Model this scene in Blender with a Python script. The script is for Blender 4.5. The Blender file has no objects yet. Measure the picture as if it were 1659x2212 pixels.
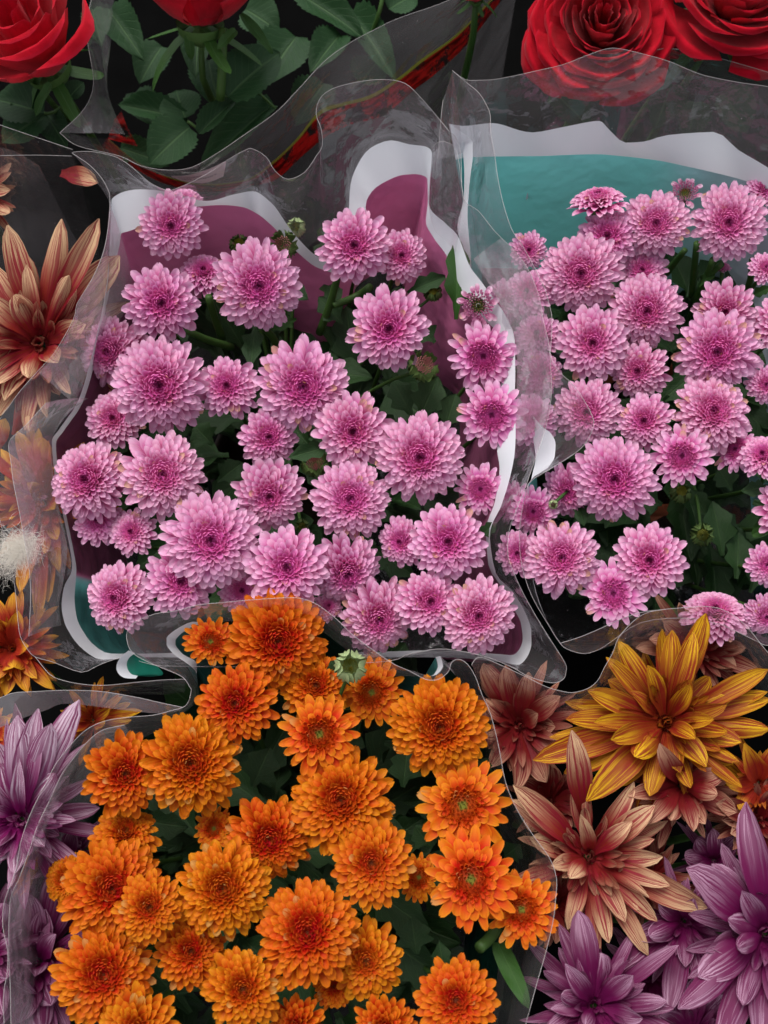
import bpy, math, random
import numpy as np
from mathutils import Vector, Matrix
R_ = random.Random(7)
sc = bpy.context.scene
COL = sc.collection
rad = math.radians
# ------------------------------------------------------------------ camera, sky, sun, exposure
TILT, VF, DIST, ZF = 20.0, 50.0, 0.60, 0.25
ct, st = math.cos(rad(TILT)), math.sin(rad(TILT))
CAM = np.array([0.0, -DIST * st, ZF + DIST * ct])
FPX = 1106.0 / math.tan(rad(VF / 2))
cd = bpy.data.cameras.new('camera'); cam = bpy.data.objects.new('camera', cd); COL.objects.link(cam)
cd.sensor_fit = 'VERTICAL'; cd.sensor_height = 24; cd.lens = 12 / math.tan(rad(VF / 2))
cd.clip_start = 0.01; cd.clip_end = 100
cam.location = CAM; cam.rotation_euler = (rad(TILT), 0, 0); sc.camera = cam
cd.dof.use_dof = True; cd.dof.focus_distance = 0.60; cd.dof.aperture_fstop = 9.0
w = bpy.data.worlds.new('World'); sc.world = w; w.use_nodes = True
nt = w.node_tree; nt.nodes.clear()
sky = nt.nodes.new('ShaderNodeTexSky'); sky.sky_type = 'NISHITA'; sky.sun_disc = False
SUN_EL, SUN_AZ = 62.0, -25.0
sky.sun_elevation = rad(SUN_EL); sky.sun_rotation = rad(SUN_AZ)
sky.air_density = 1.0; sky.dust_density = 4.0; sky.ozone_density = 1.0
hs = nt.nodes.new('ShaderNodeHueSaturation'); hs.inputs['Saturation'].default_value = 0.22
bg = nt.nodes.new('ShaderNodeBackground'); bg.inputs[1].default_value = 0.15
wo = nt.nodes.new('ShaderNodeOutputWorld')
nt.links.new(sky.outputs[0], hs.inputs['Color']); nt.links.new(hs.outputs[0], bg.inputs[0]); nt.links.new(bg.outputs[0], wo.inputs[0])
sd = bpy.data.lights.new('sun', 'SUN'); sd.energy = 1.3; sd.angle = rad(26); sd.color = (1, 0.96, 0.9)
so = bpy.data.objects.new('sun', sd); COL.objects.link(so)
so.rotation_euler = (rad(90 - SUN_EL), 0, rad(180 - SUN_AZ)); so.location = (0, 0, 2)
sc.view_settings.view_transform = 'Standard'; sc.view_settings.look = 'None'
sc.view_settings.exposure = 0.38; sc.view_settings.gamma = 1.0
sc.cycles.transparent_max_bounces = 24; sc.cycles.max_bounces = 8
# ------------------------------------------------------------------ helpers
def ray(px, py):
    x = (px - 829.5) / FPX; y = (1106 - py) / FPX
    return np.array([x, y * ct + st, y * st - ct])
def P(px, py, z):                 # the point of the horizontal plane at height z under a picture point
    d = ray(px, py); t = (z - CAM[2]) / d[2]
    return CAM + d * t
def scale_at(px, py, z):          # metres per picture unit there
    d = ray(px, py); return ((z - CAM[2]) / d[2]) / FPX
def nrm(v):
    v = np.asarray(v, float); n = np.linalg.norm(v); return v / n if n > 1e-12 else v
def frame(n, hint=(0, 1, 0)):
    n = nrm(n); h = np.asarray(hint, float)
    x = np.cross(h, n)
    if np.linalg.norm(x) < 1e-5: x = np.cross((1, 0, 0), n)
    x = nrm(x); y = np.cross(n, x)
    return x, y, n
def mat4(x, y, z, o, s=1.0):
    return Matrix(((x[0]*s, y[0]*s, z[0]*s, o[0]), (x[1]*s, y[1]*s, z[1]*s, o[1]), (x[2]*s, y[2]*s, z[2]*s, o[2]), (0, 0, 0, 1)))
def mesh(name, V, F, m=None, uvs=None, smooth=True):
    me = bpy.data.meshes.new(name)
    me.from_pydata(np.asarray(V, float).tolist(), [], [tuple(int(i) for i in f) for f in F])
    if m is not None: me.materials.append(m)
    if uvs:
        li = np.zeros(len(me.loops), dtype=np.int32); me.loops.foreach_get('vertex_index', li)
        for nm, uv in uvs.items():
            l = me.uv_layers.new(name=nm); l.data.foreach_set('uv', np.asarray(uv, np.float32)[li].ravel())
    if smooth: me.polygons.foreach_set('use_smooth', np.ones(len(me.polygons), dtype=bool))
    me.update(); return me
def obj(name, me, parent=None, mw=None):
    o = bpy.data.objects.new(name, me); COL.objects.link(o)
    if parent is not None: o.parent = parent
    if mw is not None: o.matrix_basis = mw
    return o
def thing(name, label, cat, loc=(0, 0, 0), group=None):
    o = bpy.data.objects.new(name, None); COL.objects.link(o); o.empty_display_size = 0.01
    o.location = loc; o['label'] = label; o['category'] = cat
    group = group or {'plastic_sleeve': 'plastic sleeves around the flower bunches', 'striped_chrysanthemum': 'striped chrysanthemum blooms', 'chrysanthemum_plant': 'potted chrysanthemum plants', 'flower_pot': 'pots under the plants', 'rose_plant': 'red rose plants'}.get(name)
    if group: o['group'] = group
    return o
def tag(o, label, cat, group=None):
    o['label'] = label; o['category'] = cat
    if group: o['group'] = group
    return o
def gridF(nu, nv):
    F = []
    for j in range(nv):
        for i in range(nu):
            a = j*(nu+1)+i; F.append((a, a+1, a+nu+2, a+nu+1))
    return F
def catmull(pts, n, closed=False):
    p = np.asarray(pts, float); m = len(p)
    if closed: q = np.vstack([p[-1], p, p[0], p[1]]); segs = m
    else: q = np.vstack([2*p[0]-p[1], p, 2*p[-1]-p[-2]]); segs = m-1
    u = np.linspace(0, segs, n, endpoint=not closed)
    i = np.minimum(u.astype(int), segs-1); f = (u-i)[:, None]
    a, b, c, d = q[i], q[i+1], q[i+2], q[i+3]
    return 0.5*((2*b)+(-a+c)*f+(2*a-5*b+4*c-d)*f*f+(-a+3*b-3*c+d)*f**3)
def tube(pts, r0, r1, k=6):
    p = np.asarray(pts, float); n = len(p); V = []; F = []
    T = np.gradient(p, axis=0); ref = np.array([0.3, 0.9, 0.1])
    for i in range(n):
        x, y, _ = frame(T[i], ref); r = r0+(r1-r0)*i/(n-1)
        for a in range(k):
            V.append(p[i]+r*(math.cos(a*2*math.pi/k)*x+math.sin(a*2*math.pi/k)*y))
    for i in range(n-1):
        for a in range(k):
            b = (a+1) % k; F.append((i*k+a, i*k+b, (i+1)*k+b, (i+1)*k+a))
    F.append(tuple(range(k))[::-1]); F.append(tuple((n-1)*k+a for a in range(k)))
    return V, F
def smooth01(x): x = np.clip(x, 0, 1); return x*x*(3-2*x)
# ------------------------------------------------------------------ materials
class NT:
    def __init__(s, name):
        s.m = bpy.data.materials.new(name); s.m.use_nodes = True; s.t = s.m.node_tree; s.t.nodes.clear()
        s.out = s.t.nodes.new('ShaderNodeOutputMaterial')
    def n(s, kind, **kw):
        n = s.t.nodes.new(kind)
        for k, v in kw.items(): setattr(n, k, v)
        return n
    def l(s, a, b): s.t.links.new(a, b)
    def put(s, inp, v):
        if hasattr(v, 'is_output') or isinstance(v, bpy.types.NodeSocket): s.l(v, inp)
        else: inp.default_value = v
    def math(s, op, a, b=None, clamp=False):
        n = s.n('ShaderNodeMath', operation=op, use_clamp=clamp); s.put(n.inputs[0], a)
        if b is not None: s.put(n.inputs[1], b)
        return n.outputs[0]
    def mix(s, f, a, b):
        n = s.n('ShaderNodeMix', data_type='RGBA'); s.put(n.inputs[0], f); s.put(n.inputs[6], a); s.put(n.inputs[7], b); return n.outputs[2]
    def ramp(s, x, lo, hi):
        n = s.n('ShaderNodeMapRange', interpolation_type='SMOOTHSTEP'); s.put(n.inputs[0], x); n.inputs[1].default_value = lo; n.inputs[2].default_value = hi; return n.outputs[0]
    def uv(s, name='UVMap'):
        n = s.n('ShaderNodeUVMap'); n.uv_map = name
        x = s.n('ShaderNodeSeparateXYZ'); s.l(n.outputs[0], x.inputs[0]); return x.outputs[0], x.outputs[1]
    def prop(s, name):
        n = s.n('ShaderNodeAttribute'); n.attribute_type = 'OBJECT'; n.attribute_name = name; return n.outputs['Fac']
    def vec(s, x, y, z):
        n = s.n('ShaderNodeCombineXYZ'); s.put(n.inputs[0], x); s.put(n.inputs[1], y); s.put(n.inputs[2], z); return n.outputs[0]
    def noise(s, v, scale, detail=2, rough=0.5):
        n = s.n('ShaderNodeTexNoise'); n.inputs['Scale'].default_value = scale; n.inputs['Detail'].default_value = detail; n.inputs['Roughness'].default_value = rough
        if v is not None: s.l(v, n.inputs['Vector'])
        return n.outputs['Fac']
    def objco(s): return s.n('ShaderNodeTexCoord').outputs['Object']
    def bump(s, h, strength, dist):
        n = s.n('ShaderNodeBump'); n.inputs['Strength'].default_value = strength; n.inputs['Distance'].default_value = dist; s.l(h, n.inputs['Height']); return n.outputs[0]
    def petal_out(s, col, rough=0.55, trans=0.22, spec=0.25, bump=None, sheen=0.0):
        p = s.n('ShaderNodeBsdfPrincipled'); s.put(p.inputs['Base Color'], col); p.inputs['Roughness'].default_value = rough
        p.inputs['Specular IOR Level'].default_value = spec; p.inputs['Sheen Weight'].default_value = sheen
        t = s.n('ShaderNodeBsdfTranslucent'); s.put(t.inputs[0], col)
        if bump is not None: s.l(bump, p.inputs['Normal'])
        mx = s.n('ShaderNodeMixShader'); mx.inputs[0].default_value = trans
        s.l(p.outputs[0], mx.inputs[1]); s.l(t.outputs[0], mx.inputs[2]); s.l(mx.outputs[0], s.out.inputs[0]); return s.m
def c(r, g, b): return (r, g, b, 1.0)
def mum_material(name, deep, mid, tip, edge, eye, eye_r, hue, old=(.55, .26, .10, 1)):
    s = NT(name); u, v = s.uv(); rho, rnd = s.uv('ring'); tint = s.prop('tint')
    au = s.math('ABSOLUTE', s.math('SUBTRACT', s.math('MULTIPLY', u, 2.0), 1.0))
    f1 = s.ramp(s.math('ADD', s.math('ADD', s.math('MULTIPLY', rho, 0.75), s.math('MULTIPLY', v, 0.32)), s.math('MULTIPLY', tint, 0.10)), 0.16, 0.62)
    col = s.mix(f1, deep, mid)
    f2 = s.math('MULTIPLY', s.ramp(v, 0.58, 0.98), s.math('ADD', 0.12, s.math('MULTIPLY', s.ramp(s.math('ADD', rho, s.math('MULTIPLY', tint, 0.15)), 0.12, 0.80), 0.88)))
    col = s.mix(f2, col, tip)
    f3 = s.math('MULTIPLY', s.math('MULTIPLY', s.ramp(au, 0.55, 1.0), s.ramp(v, 0.4, 0.9)), s.ramp(rho, 0.1, 0.6))
    col = s.mix(s.math('MULTIPLY', f3, 0.75), col, edge)
    col = s.mix(s.math('SUBTRACT', 1.0, s.ramp(rho, eye_r*0.45, eye_r)), col, eye)
    worn = s.math('MULTIPLY', s.math('GREATER_THAN', rnd, 0.975), s.ramp(v, 0.62, 0.95))
    col = s.mix(s.math('MULTIPLY', worn, 0.7), col, old)
    # fine lengthwise veins and a little petal-to-petal drift
    vein = s.noise(s.vec(s.math('MULTIPLY', u, 16.0), s.math('MULTIPLY', v, 1.3), s.math('MULTIPLY', rnd, 40.0)), 1.0, 2)
    h = s.n('ShaderNodeHueSaturation'); s.l(col, h.inputs['Color'])
    s.l(s.math('ADD', 0.5, s.math('ADD', s.math('MULTIPLY', s.math('SUBTRACT', rnd, 0.5), 0.02), s.math('MULTIPLY', tint, hue))), h.inputs['Hue'])
    s.l(s.math('ADD', 0.92, s.math('MULTIPLY', vein, 0.16)), h.inputs['Value'])
    return s.petal_out(h.outputs[0], 0.55, 0.34, 0.15, s.bump(vein, 0.35, 0.0004))
M = {}
M['pink'] = mum_material('pink_petal', c(.74, .11, .41), c(.72, .16, .43), c(.84, .49, .68), c(.83, .44, .64), c(.20, .010, .08), 0.14, 0.008)
M['orange'] = mum_material('orange_petal', c(.48, .036, .006), c(.58, .060, .004), c(.72, .20, .007), c(.73, .23, .010), c(.20, .035, .006), 0.12, 0.012)
M['orange_green'] = mum_material('orange_green_petal', c(.56, .09, .008), c(.66, .085, .005), c(.76, .22, .008), c(.78, .28, .014), c(.24, .24, .03), 0.16, 0.012)
M['pink_young'] = mum_material('pink_young_petal', c(.48, .09, .26), c(.70, .28, .48), c(.85, .62, .74), c(.85, .55, .68), c(.36, .28, .06), 0.26, 0.006)
def striped_material(name, tip, base, inner, streak, amount, lo=0.12, hi=0.92):
    s = NT(name); u, v = s.uv(); sd_ = s.prop('seed'); inn = s.prop('inner')
    zz = s.math('MULTIPLY', sd_, 13.7)
    col = s.mix(s.ramp(v, lo, hi), base, tip)
    blot = s.noise(s.vec(s.math('MULTIPLY', u, 3.0), s.math('MULTIPLY', v, 3.0), zz), 1.0, 2)
    col = s.mix(s.math('MULTIPLY', s.ramp(blot, 0.5, 0.75), 0.35), col, base)
    col = s.mix(s.math('MULTIPLY', inn, 0.85), col, inner)  # inner petals take a darker red that also paints shade deep in the bloom
    warp = s.math('MULTIPLY', s.math('SUBTRACT', s.noise(s.vec(s.math('MULTIPLY', u, 5.0), s.math('MULTIPLY', v, 4.0), zz), 1.0, 1), 0.5), 0.08)
    uu = s.math('ADD', u, warp)
    n1 = s.noise(s.vec(s.math('MULTIPLY', uu, 17.0), s.math('MULTIPLY', v, 1.0), zz), 1.0, 2, 0.4)
    st1 = s.ramp(n1, 0.62 - amount*0.10, 0.655 - amount*0.10)
    n2 = s.noise(s.vec(s.math('MULTIPLY', uu, 36.0), s.math('MULTIPLY', v, 4.0), s.math('ADD', zz, 5.0)), 1.0, 1)
    st2 = s.ramp(n2, 0.62 - amount*0.06, 0.67 - amount*0.06)
    n3 = s.noise(s.vec(s.math('MULTIPLY', u, 30.0), s.math('MULTIPLY', v, 22.0), s.math('ADD', zz, 9.0)), 1.0, 1)
    st3 = s.math('MULTIPLY', s.ramp(n3, 0.70, 0.74), 0.7)
    msk = s.math('ADD', 0.5, s.math('MULTIPLY', s.ramp(s.noise(s.vec(s.math('MULTIPLY', u, 2.5), s.math('MULTIPLY', v, 2.2), s.math('ADD', zz, 3.0)), 1.0, 1), 0.35, 0.6), 0.5))
    f = s.math('MAXIMUM', s.math('MAXIMUM', s.math('MULTIPLY', st1, s.math('ADD', 0.35, s.math('MULTIPLY', msk, 0.65))), s.math('MULTIPLY', s.math('MULTIPLY', st2, msk), 0.6)), st3)
    col = s.mix(s.math('MULTIPLY', f, 0.9), col, streak)
    rib = s.noise(s.vec(s.math('MULTIPLY', u, 18.0), s.math('MULTIPLY', v, 1.5), zz), 1.0, 2)
    return s.petal_out(col, 0.55, 0.26, 0.2, s.bump(rib, 0.5, 0.0006))
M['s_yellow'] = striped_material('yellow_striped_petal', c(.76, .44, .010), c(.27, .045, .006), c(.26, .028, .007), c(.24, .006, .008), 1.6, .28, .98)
M['s_salmon'] = striped_material('salmon_striped_petal', c(.66, .38, .24), c(.17, .012, .010), c(.15, .009, .009), c(.18, .003, .012), 1.1, .45, 1.05)  # salmon, cream and purple pigments darkened to stand for shade at lower right
M['s_cream'] = striped_material('cream_striped_petal', c(.78, .54, .31), c(.25, .020, .012), c(.20, .012, .010), c(.26, .004, .024), 1.1, .36, 1.0)
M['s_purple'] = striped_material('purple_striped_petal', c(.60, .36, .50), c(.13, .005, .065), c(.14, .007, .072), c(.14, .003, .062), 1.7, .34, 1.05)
M['s_lilac'] = striped_material('lilac_striped_petal', c(.72, .55, .66), c(.18, .010, .105), c(.26, .016, .16), c(.19, .003, .085), 1.7, .25, .9)
M['s_red'] = striped_material('orange_red_striped_petal', c(.72, .36, .02), c(.36, .028, .010), c(.38, .035, .010), c(.28, .012, .012), 0.5, .55, .95)
def rose_material():
    s = NT('rose_petal'); u, v = s.uv(); sd_ = s.prop('seed')
    n = s.noise(s.vec(s.math('MULTIPLY', u, 6.0), s.math('MULTIPLY', v, 4.0), s.math('MULTIPLY', sd_, 17.0)), 1.0, 4)
    col = s.mix(s.ramp(n, 0.3, 0.75), c(.36, .0015, .010), c(.52, .003, .018))
    col = s.mix(s.math('MULTIPLY', s.ramp(v, 0.93, 1.0), 0.4), col, c(.52, .02, .05))
    fine = s.noise(s.objco(), 900.0, 2)
    return s.petal_out(col, 0.7, 0.16, 0.06, s.bump(fine, 0.25, 0.0004), 0.08)
M['rose'] = rose_material()
def leaf_material(name, a, b, vein, spec):
    s = NT(name); u, v = s.uv(); tint = s.prop('tint')
    au = s.math('ABSOLUTE', s.math('SUBTRACT', s.math('MULTIPLY', u, 2.0), 1.0))
    n = s.noise(s.objco(), 120.0, 3)
    col = s.mix(s.math('ADD', s.math('MULTIPLY', n, 0.7), s.math('MULTIPLY', tint, 0.35), True), a, b)
    mid = s.math('SUBTRACT', 1.0, s.ramp(au, 0.02, 0.075))
    w = s.math('SINE', s.math('MULTIPLY', s.math('SUBTRACT', s.math('MULTIPLY', v, 8.0), s.math('MULTIPLY', au, 3.0)), 6.283))
    side = s.ramp(w, 0.88, 1.0)
    vf = s.math('MAXIMUM', mid, s.math('MULTIPLY', side, 0.35))
    col = s.mix(s.math('MULTIPLY', vf, 0.55), col, vein)
    h = s.math('ADD', s.math('MULTIPLY', vf, -0.6), s.math('MULTIPLY', n, 0.4))
    p = s.petal_out(col, 0.42, 0.12, spec, s.bump(h, 0.6, 0.0012))
    return p
M['mum_leaf'] = leaf_material('chrysanthemum_leaf', c(.013, .038, .011), c(.034, .085, .022), c(.06, .12, .04), 0.3)
M['fresh_leaf'] = leaf_material('fresh_leaf', c(.022, .075, .010), c(.045, .125, .018), c(.08, .17, .05), 0.35)
M['rose_leaf'] = leaf_material('rose_leaf', c(.009, .030, .009), c(.030, .088, .030), c(.08, .15, .06), 0.2)
def plain(name, col, rough=0.5, spec=0.3, trans=0.0, nscale=200.0, var=0.25):
    s = NT(name); n = s.noise(s.objco(), nscale, 4)
    h = s.n('ShaderNodeHueSaturation'); h.inputs['Color'].default_value = col
    s.l(s.math('ADD', 1.0 - var/2, s.math('MULTIPLY', n, var)), h.inputs['Value'])
    return s.petal_out(h.outputs[0], rough, trans, spec, s.bump(n, 0.3, 0.0008))
M['stem'] = plain('green_stem', c(.045, .10, .02), 0.5, 0.3, 0.1)
M['calyx'] = plain('calyx_green', c(.07, .14, .035), 0.5)
M['bud'] = plain('bud_bract', c(.36, .46, .22), 0.5, 0.3, 0.1, 500, 0.5)
M['bud_dark'] = plain('bud_bract_dark', c(.10, .16, .045), 0.5, 0.3, 0.1, 500, 0.5)
M['bud_top'] = plain('bud_florets', c(.36, .36, .06), 0.6, 0.2, 0.1, 900, 0.6)
M['bud_rim'] = plain('bud_rim_florets', c(.52, .22, .22), 0.6, 0.2, 0.1, 900, 0.5)
M['pot_plastic'] = plain('brown_pot_plastic', c(.022, .012, .009), 0.6, 0.2)
M['terracotta'] = plain('terracotta', c(.42, .11, .05), 0.8, 0.2)
M['soil'] = plain('soil', c(.015, .011, .008), 0.95, 0.05, 0, 90, 0.8)
M['ground'] = plain('dark_tray', c(.003, .003, .003), 0.95, 0.0, 0, 30, 0.6)
M['fluff'] = plain('fluff_fibre', c(.78, .74, .68), 0.9, 0.1, 0.4, 300, 0.1)
M['paper'] = plain('paper_label', c(.62, .60, .57), 0.7, 0.2, 0.0, 300, 0.06)
M['ink'] = plain('ink', c(.02, .02, .025), 0.8, 0.1)
def broken_red():
    s = NT('red_print'); n = s.noise(s.objco(), 75.0, 4, .6)
    mp = s.n('ShaderNodeMapping'); mp.inputs['Scale'].default_value = (1, 1, 6); mp.inputs['Rotation'].default_value = (0, 0, -.75); s.l(s.objco(), mp.inputs['Vector'])
    n2 = s.noise(mp.outputs[0], 60.0, 3)
    p = s.n('ShaderNodeBsdfPrincipled'); s.l(s.mix(s.ramp(n2, .35, .6), c(.10, .002, .002), c(.55, .012, .010)), p.inputs['Base Color']); p.inputs['Roughness'].default_value = .3
    s.l(s.bump(n, .8, .003), p.inputs['Normal'])
    t = s.n('ShaderNodeBsdfTransparent'); m = s.n('ShaderNodeMixShader'); s.l(s.ramp(n, .36, .50), m.inputs[0]); s.l(t.outputs[0], m.inputs[1]); s.l(p.outputs[0], m.inputs[2]); s.l(m.outputs[0], s.out.inputs[0]); return s.m
M['red_print'] = broken_red()
M['yellow_line'] = plain('yellow_print', c(.30, .28, .04), 0.4, 0.4, 0.1)
def film_material(name, haze, base, tintc=(.93, .92, .93, 1)):
    s = NT(name); lw = s.n('ShaderNodeLayerWeight'); lw.inputs[0].default_value = 0.5
    n1 = s.noise(s.objco(), 22.0, 3); n2 = s.noise(s.objco(), 160.0, 2)
    hgt = s.math('ADD', n1, s.math('MULTIPLY', n2, 0.06))
    vc = s.n('ShaderNodeTexVoronoi'); vc.inputs['Scale'].default_value = 34.0; vc.inputs['Randomness'].default_value = 1.0
    mp = s.n('ShaderNodeMapping'); mp.inputs['Scale'].default_value = (1.6, .6, 1.0); mp.inputs['Rotation'].default_value = (0, 0, .4); s.l(s.objco(), mp.inputs['Vector']); s.l(mp.outputs[0], vc.inputs['Vector'])
    hgt = s.math('ADD', hgt, s.math('MULTIPLY', vc.outputs['Distance'], s.math('MULTIPLY', s.ramp(s.noise(s.objco(), 9.0, 1), 0.42, 0.62), 0.55)))
    b = s.bump(hgt, 0.8, 0.014)
    s.l(b, lw.inputs['Normal'])
    fac = s.math('ADD', base, s.math('MULTIPLY', s.math('POWER', lw.outputs['Facing'], 3.5), 0.55), True)
    t = s.n('ShaderNodeBsdfTransparent'); t.inputs[0].default_value = tintc
    g = s.n('ShaderNodeBsdfGlossy'); g.inputs['Roughness'].default_value = 0.11; s.l(b, g.inputs['Normal']); g.inputs['Color'].default_value = (.9, .88, .9, 1)
    d = s.n('ShaderNodeBsdfDiffuse'); d.inputs[0].default_value = (.86, .80, .83, 1)
    tr = s.n('ShaderNodeBsdfTranslucent'); tr.inputs[0].default_value = (.86, .80, .83, 1)
    dt = s.n('ShaderNodeMixShader'); dt.inputs[0].default_value = 0.5; s.l(d.outputs[0], dt.inputs[1]); s.l(tr.outputs[0], dt.inputs[2])
    # dust specks and scuffs lying on the plastic
    vo = s.n('ShaderNodeTexVoronoi'); vo.inputs['Scale'].default_value = 260.0; s.l(s.objco(), vo.inputs['Vector'])
    sp = s.math('MULTIPLY', s.math('SUBTRACT', 1.0, s.ramp(vo.outputs['Distance'], 0.05, 0.10)), s.ramp(s.noise(s.objco(), 90.0, 1), 0.58, 0.66))
    hz = s.math('ADD', s.math('MULTIPLY', s.ramp(s.noise(s.objco(), 14.0, 3), -0.1, 1.0), haze), s.math('MULTIPLY', sp, 0.5), True)
    m1 = s.n('ShaderNodeMixShader'); s.l(hz, m1.inputs[0]); s.l(t.outputs[0], m1.inputs[1]); s.l(dt.outputs[0], m1.inputs[2])
    m2 = s.n('ShaderNodeMixShader'); s.l(fac, m2.inputs[0]); s.l(m1.outputs[0], m2.inputs[1]); s.l(g.outputs[0], m2.inputs[2])
    s.l(m2.outputs[0], s.out.inputs[0]); return s.m
M['film'] = film_material('clear_film', 0.11, 0.07)
M['film_clear'] = film_material('very_clear_film', 0.02, 0.015)
M['film_hazy'] = film_material('hazy_film', 0.34, 0.10)
def hem_material():
    s = NT('film_edge'); d = s.n('ShaderNodeBsdfPrincipled'); d.inputs['Base Color'].default_value = (.62, .58, .58, 1); d.inputs['Roughness'].default_value = .3
    t = s.n('ShaderNodeBsdfTransparent'); m = s.n('ShaderNodeMixShader'); m.inputs[0].default_value = 0.42
    s.l(t.outputs[0], m.inputs[1]); s.l(d.outputs[0], m.inputs[2]); s.l(m.outputs[0], s.out.inputs[0]); return s.m
M['hem'] = hem_material()
def print_material():
    s = NT('printed_film'); a = s.n('ShaderNodeAttribute'); a.attribute_name = 'print'; a.attribute_type = 'GEOMETRY'
    n = s.noise(s.objco(), 25.0, 3); n3 = s.noise(s.objco(), 55.0, 2); b = s.bump(s.math('ADD', n, s.math('MULTIPLY', n3, .3)), 0.8, 0.008)
    return s.petal_out(a.outputs['Color'], 0.30, 0.18, 0.5, b)
M['print'] = print_material()
M['white_print'] = plain('white_print', c(.74, .76, .80), 0.38, 0.4, 0.22, 25, 0.04)
# ------------------------------------------------------------------ chrysanthemum heads
def blade(B, C, T, az, w, cup, nu=4, nv=5, wb=0.38, vm=0.60, tipw=0.22, roll=0.0, rng=None, notch=0.0):
    """One petal: quadratic curve B-C-T in the (radius, z) plane turned to azimuth az, with a spoon cross-section."""
    v = 1-(1-np.linspace(0, 1, nv+1))**1.45; u = np.linspace(-1, 1, nu+1)
    r = (1-v)**2*B[0]+2*v*(1-v)*C[0]+v*v*T[0]; z = (1-v)**2*B[1]+2*v*(1-v)*C[1]+v*v*T[1]
    dr = np.gradient(r, v); dz = np.gradient(z, v); n = np.hypot(dr, dz)+1e-9; dr /= n; dz /= n
    up = np.where(v < vm, wb+(1-wb)*smooth01(v/vm), np.sqrt(np.clip(1-((v-vm)/(1.0001-vm))**2, 0, 1))*(1-tipw)+tipw)
    hw = 0.5*w*up
    U, Vv = np.meshgrid(u, v)
    HW = hw[:, None]; x = U*HW
    lift = cup*(U**2)*HW*smooth01(Vv*1.6)
    rr = r[:, None]-dz[:, None]*lift; zz = z[:, None]+dr[:, None]*lift
    if notch: rr = rr - notch*w*(np.abs(U) < 0.3)*(Vv > 0.99)*dr[:, None]
    if roll: zz = zz + roll*U*HW
    ca, sa = math.cos(az), math.sin(az)
    X = rr*ca-x*sa; Y = rr*sa+x*ca
    V = np.stack([X, Y, zz], -1).reshape(-1, 3)
    if rng is not None: V = V+rng.normal(0, 0.010*w, V.shape)
    uv = np.stack([(U+1)/2, Vv], -1).reshape(-1, 2)
    return V, uv
GF45 = gridF(4, 5)
def mum_petals(kind, seed):
    rng = np.random.default_rng(seed); out = []
    ph0 = rng.uniform(0, 6.28)
    cfg = {'L': (225, .56, .052, .158), 'M': (150, .44, .058, .182), 'S': (132, .24, .05, .22), 'Y': (120, .26, .05, .20)}[kind]
    N, H, w0, w1 = cfg
    for i in range(N):
        t = (i+0.5)/N; az = ph0+i*2.399963+rng.normal(0, .06)
        if kind in 'LM':
            rho = 0.06+0.94*t**(0.92 if kind == 'L' else 1.05)
            rho = min(rho, 1.0)*(1+rng.normal(0, .022))
            zT = H*(1-min(rho, 1.05)**2.3)-0.03*math.exp(-(rho/.10)**2)+rng.normal(0, .012)-(0.05 if t > .88 else 0)
            wd = (w0+.012+w1*rho)*(1+rng.normal(0, .08))
            rb = 0.02+0.13*t; zb = 0.06-0.20*t
            k = smooth01((t-0.05)/0.55); zb = (1-k)*(zT-.16)+k*zb
            Cr = (1-k)*(rho*1.20+.03)+k*(rb+(rho-rb)*.55); Cz = (1-k)*(zb+(zT-zb)*.85)+k*(zb+(zT-zb)*1.0+0.07)
            cup = (0.85-0.30*t)*smooth01((t-.08)/.25)+rng.normal(0, .12)
            V, uv = blade((rb, zb), (Cr, Cz), (rho*(1-.08*(1-k)), zT), az, wd, cup, rng=rng, roll=rng.normal(0, .22), notch=(.12 if (t > .75 and rng.random() < .5) else 0))
        else:
            nd = 78 if kind == 'S' else 104; dr_ = 0.44 if kind == 'S' else 0.66
            if i < nd:
                tt = (i+.5)/nd; rho = 0.03+dr_*tt**.6; zT = 0.18+0.08*math.sin(tt*2.6)+rng.normal(0, .008); wd = 0.062+0.062*tt
                V, uv = blade((rho*.75, 0.0), (rho*1.12, zT*.5), (rho*(0.93 if tt < .7 else 1.05), zT), az, wd, 1.1, rng=rng, vm=.7, wb=.6)
            else:
                tt = (i-nd)/(N-nd-1); nr = N-nd
                rings = [(0.60, 17, .17), (0.80, 18, .09), (1.0, 19, 0.0)] if kind == 'S' else [(0.86, 7, .10), (1.0, 9, .05)]
                j = i-nd; acc = 0
                for (rr, cnt, zz_) in rings:
                    if j < acc+cnt: break
                    acc += cnt
                az = ph0+(j-acc)*2*math.pi/cnt+acc*.37+rng.normal(0, .07)
                rho = rr*(1+rng.normal(0, .045)); zT = zz_+rng.normal(0, .02)-0.03; wd = (0.19 if rr < .7 else .235)*(1+rng.normal(0, .08))
                if kind == 'Y': wd *= 1.05
                rb = 0.2 if kind == 'S' else .5
                V, uv = blade((rb, -0.03), (rb+(rho-rb)*.5, zT+.07), (rho, zT), az, wd, 0.38, rng=rng, roll=rng.normal(0, .15), notch=(.14 if rng.random() < .5 else 0))
            rho = min(rho, 1.1)
        out.append((V, uv, np.tile([min(rho, 1.0) if kind in 'LM' else (0.30+0.7*rho if rho > dr_ else rho*.75), rng.random()], (len(V), 1)), rho))
    return out
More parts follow.
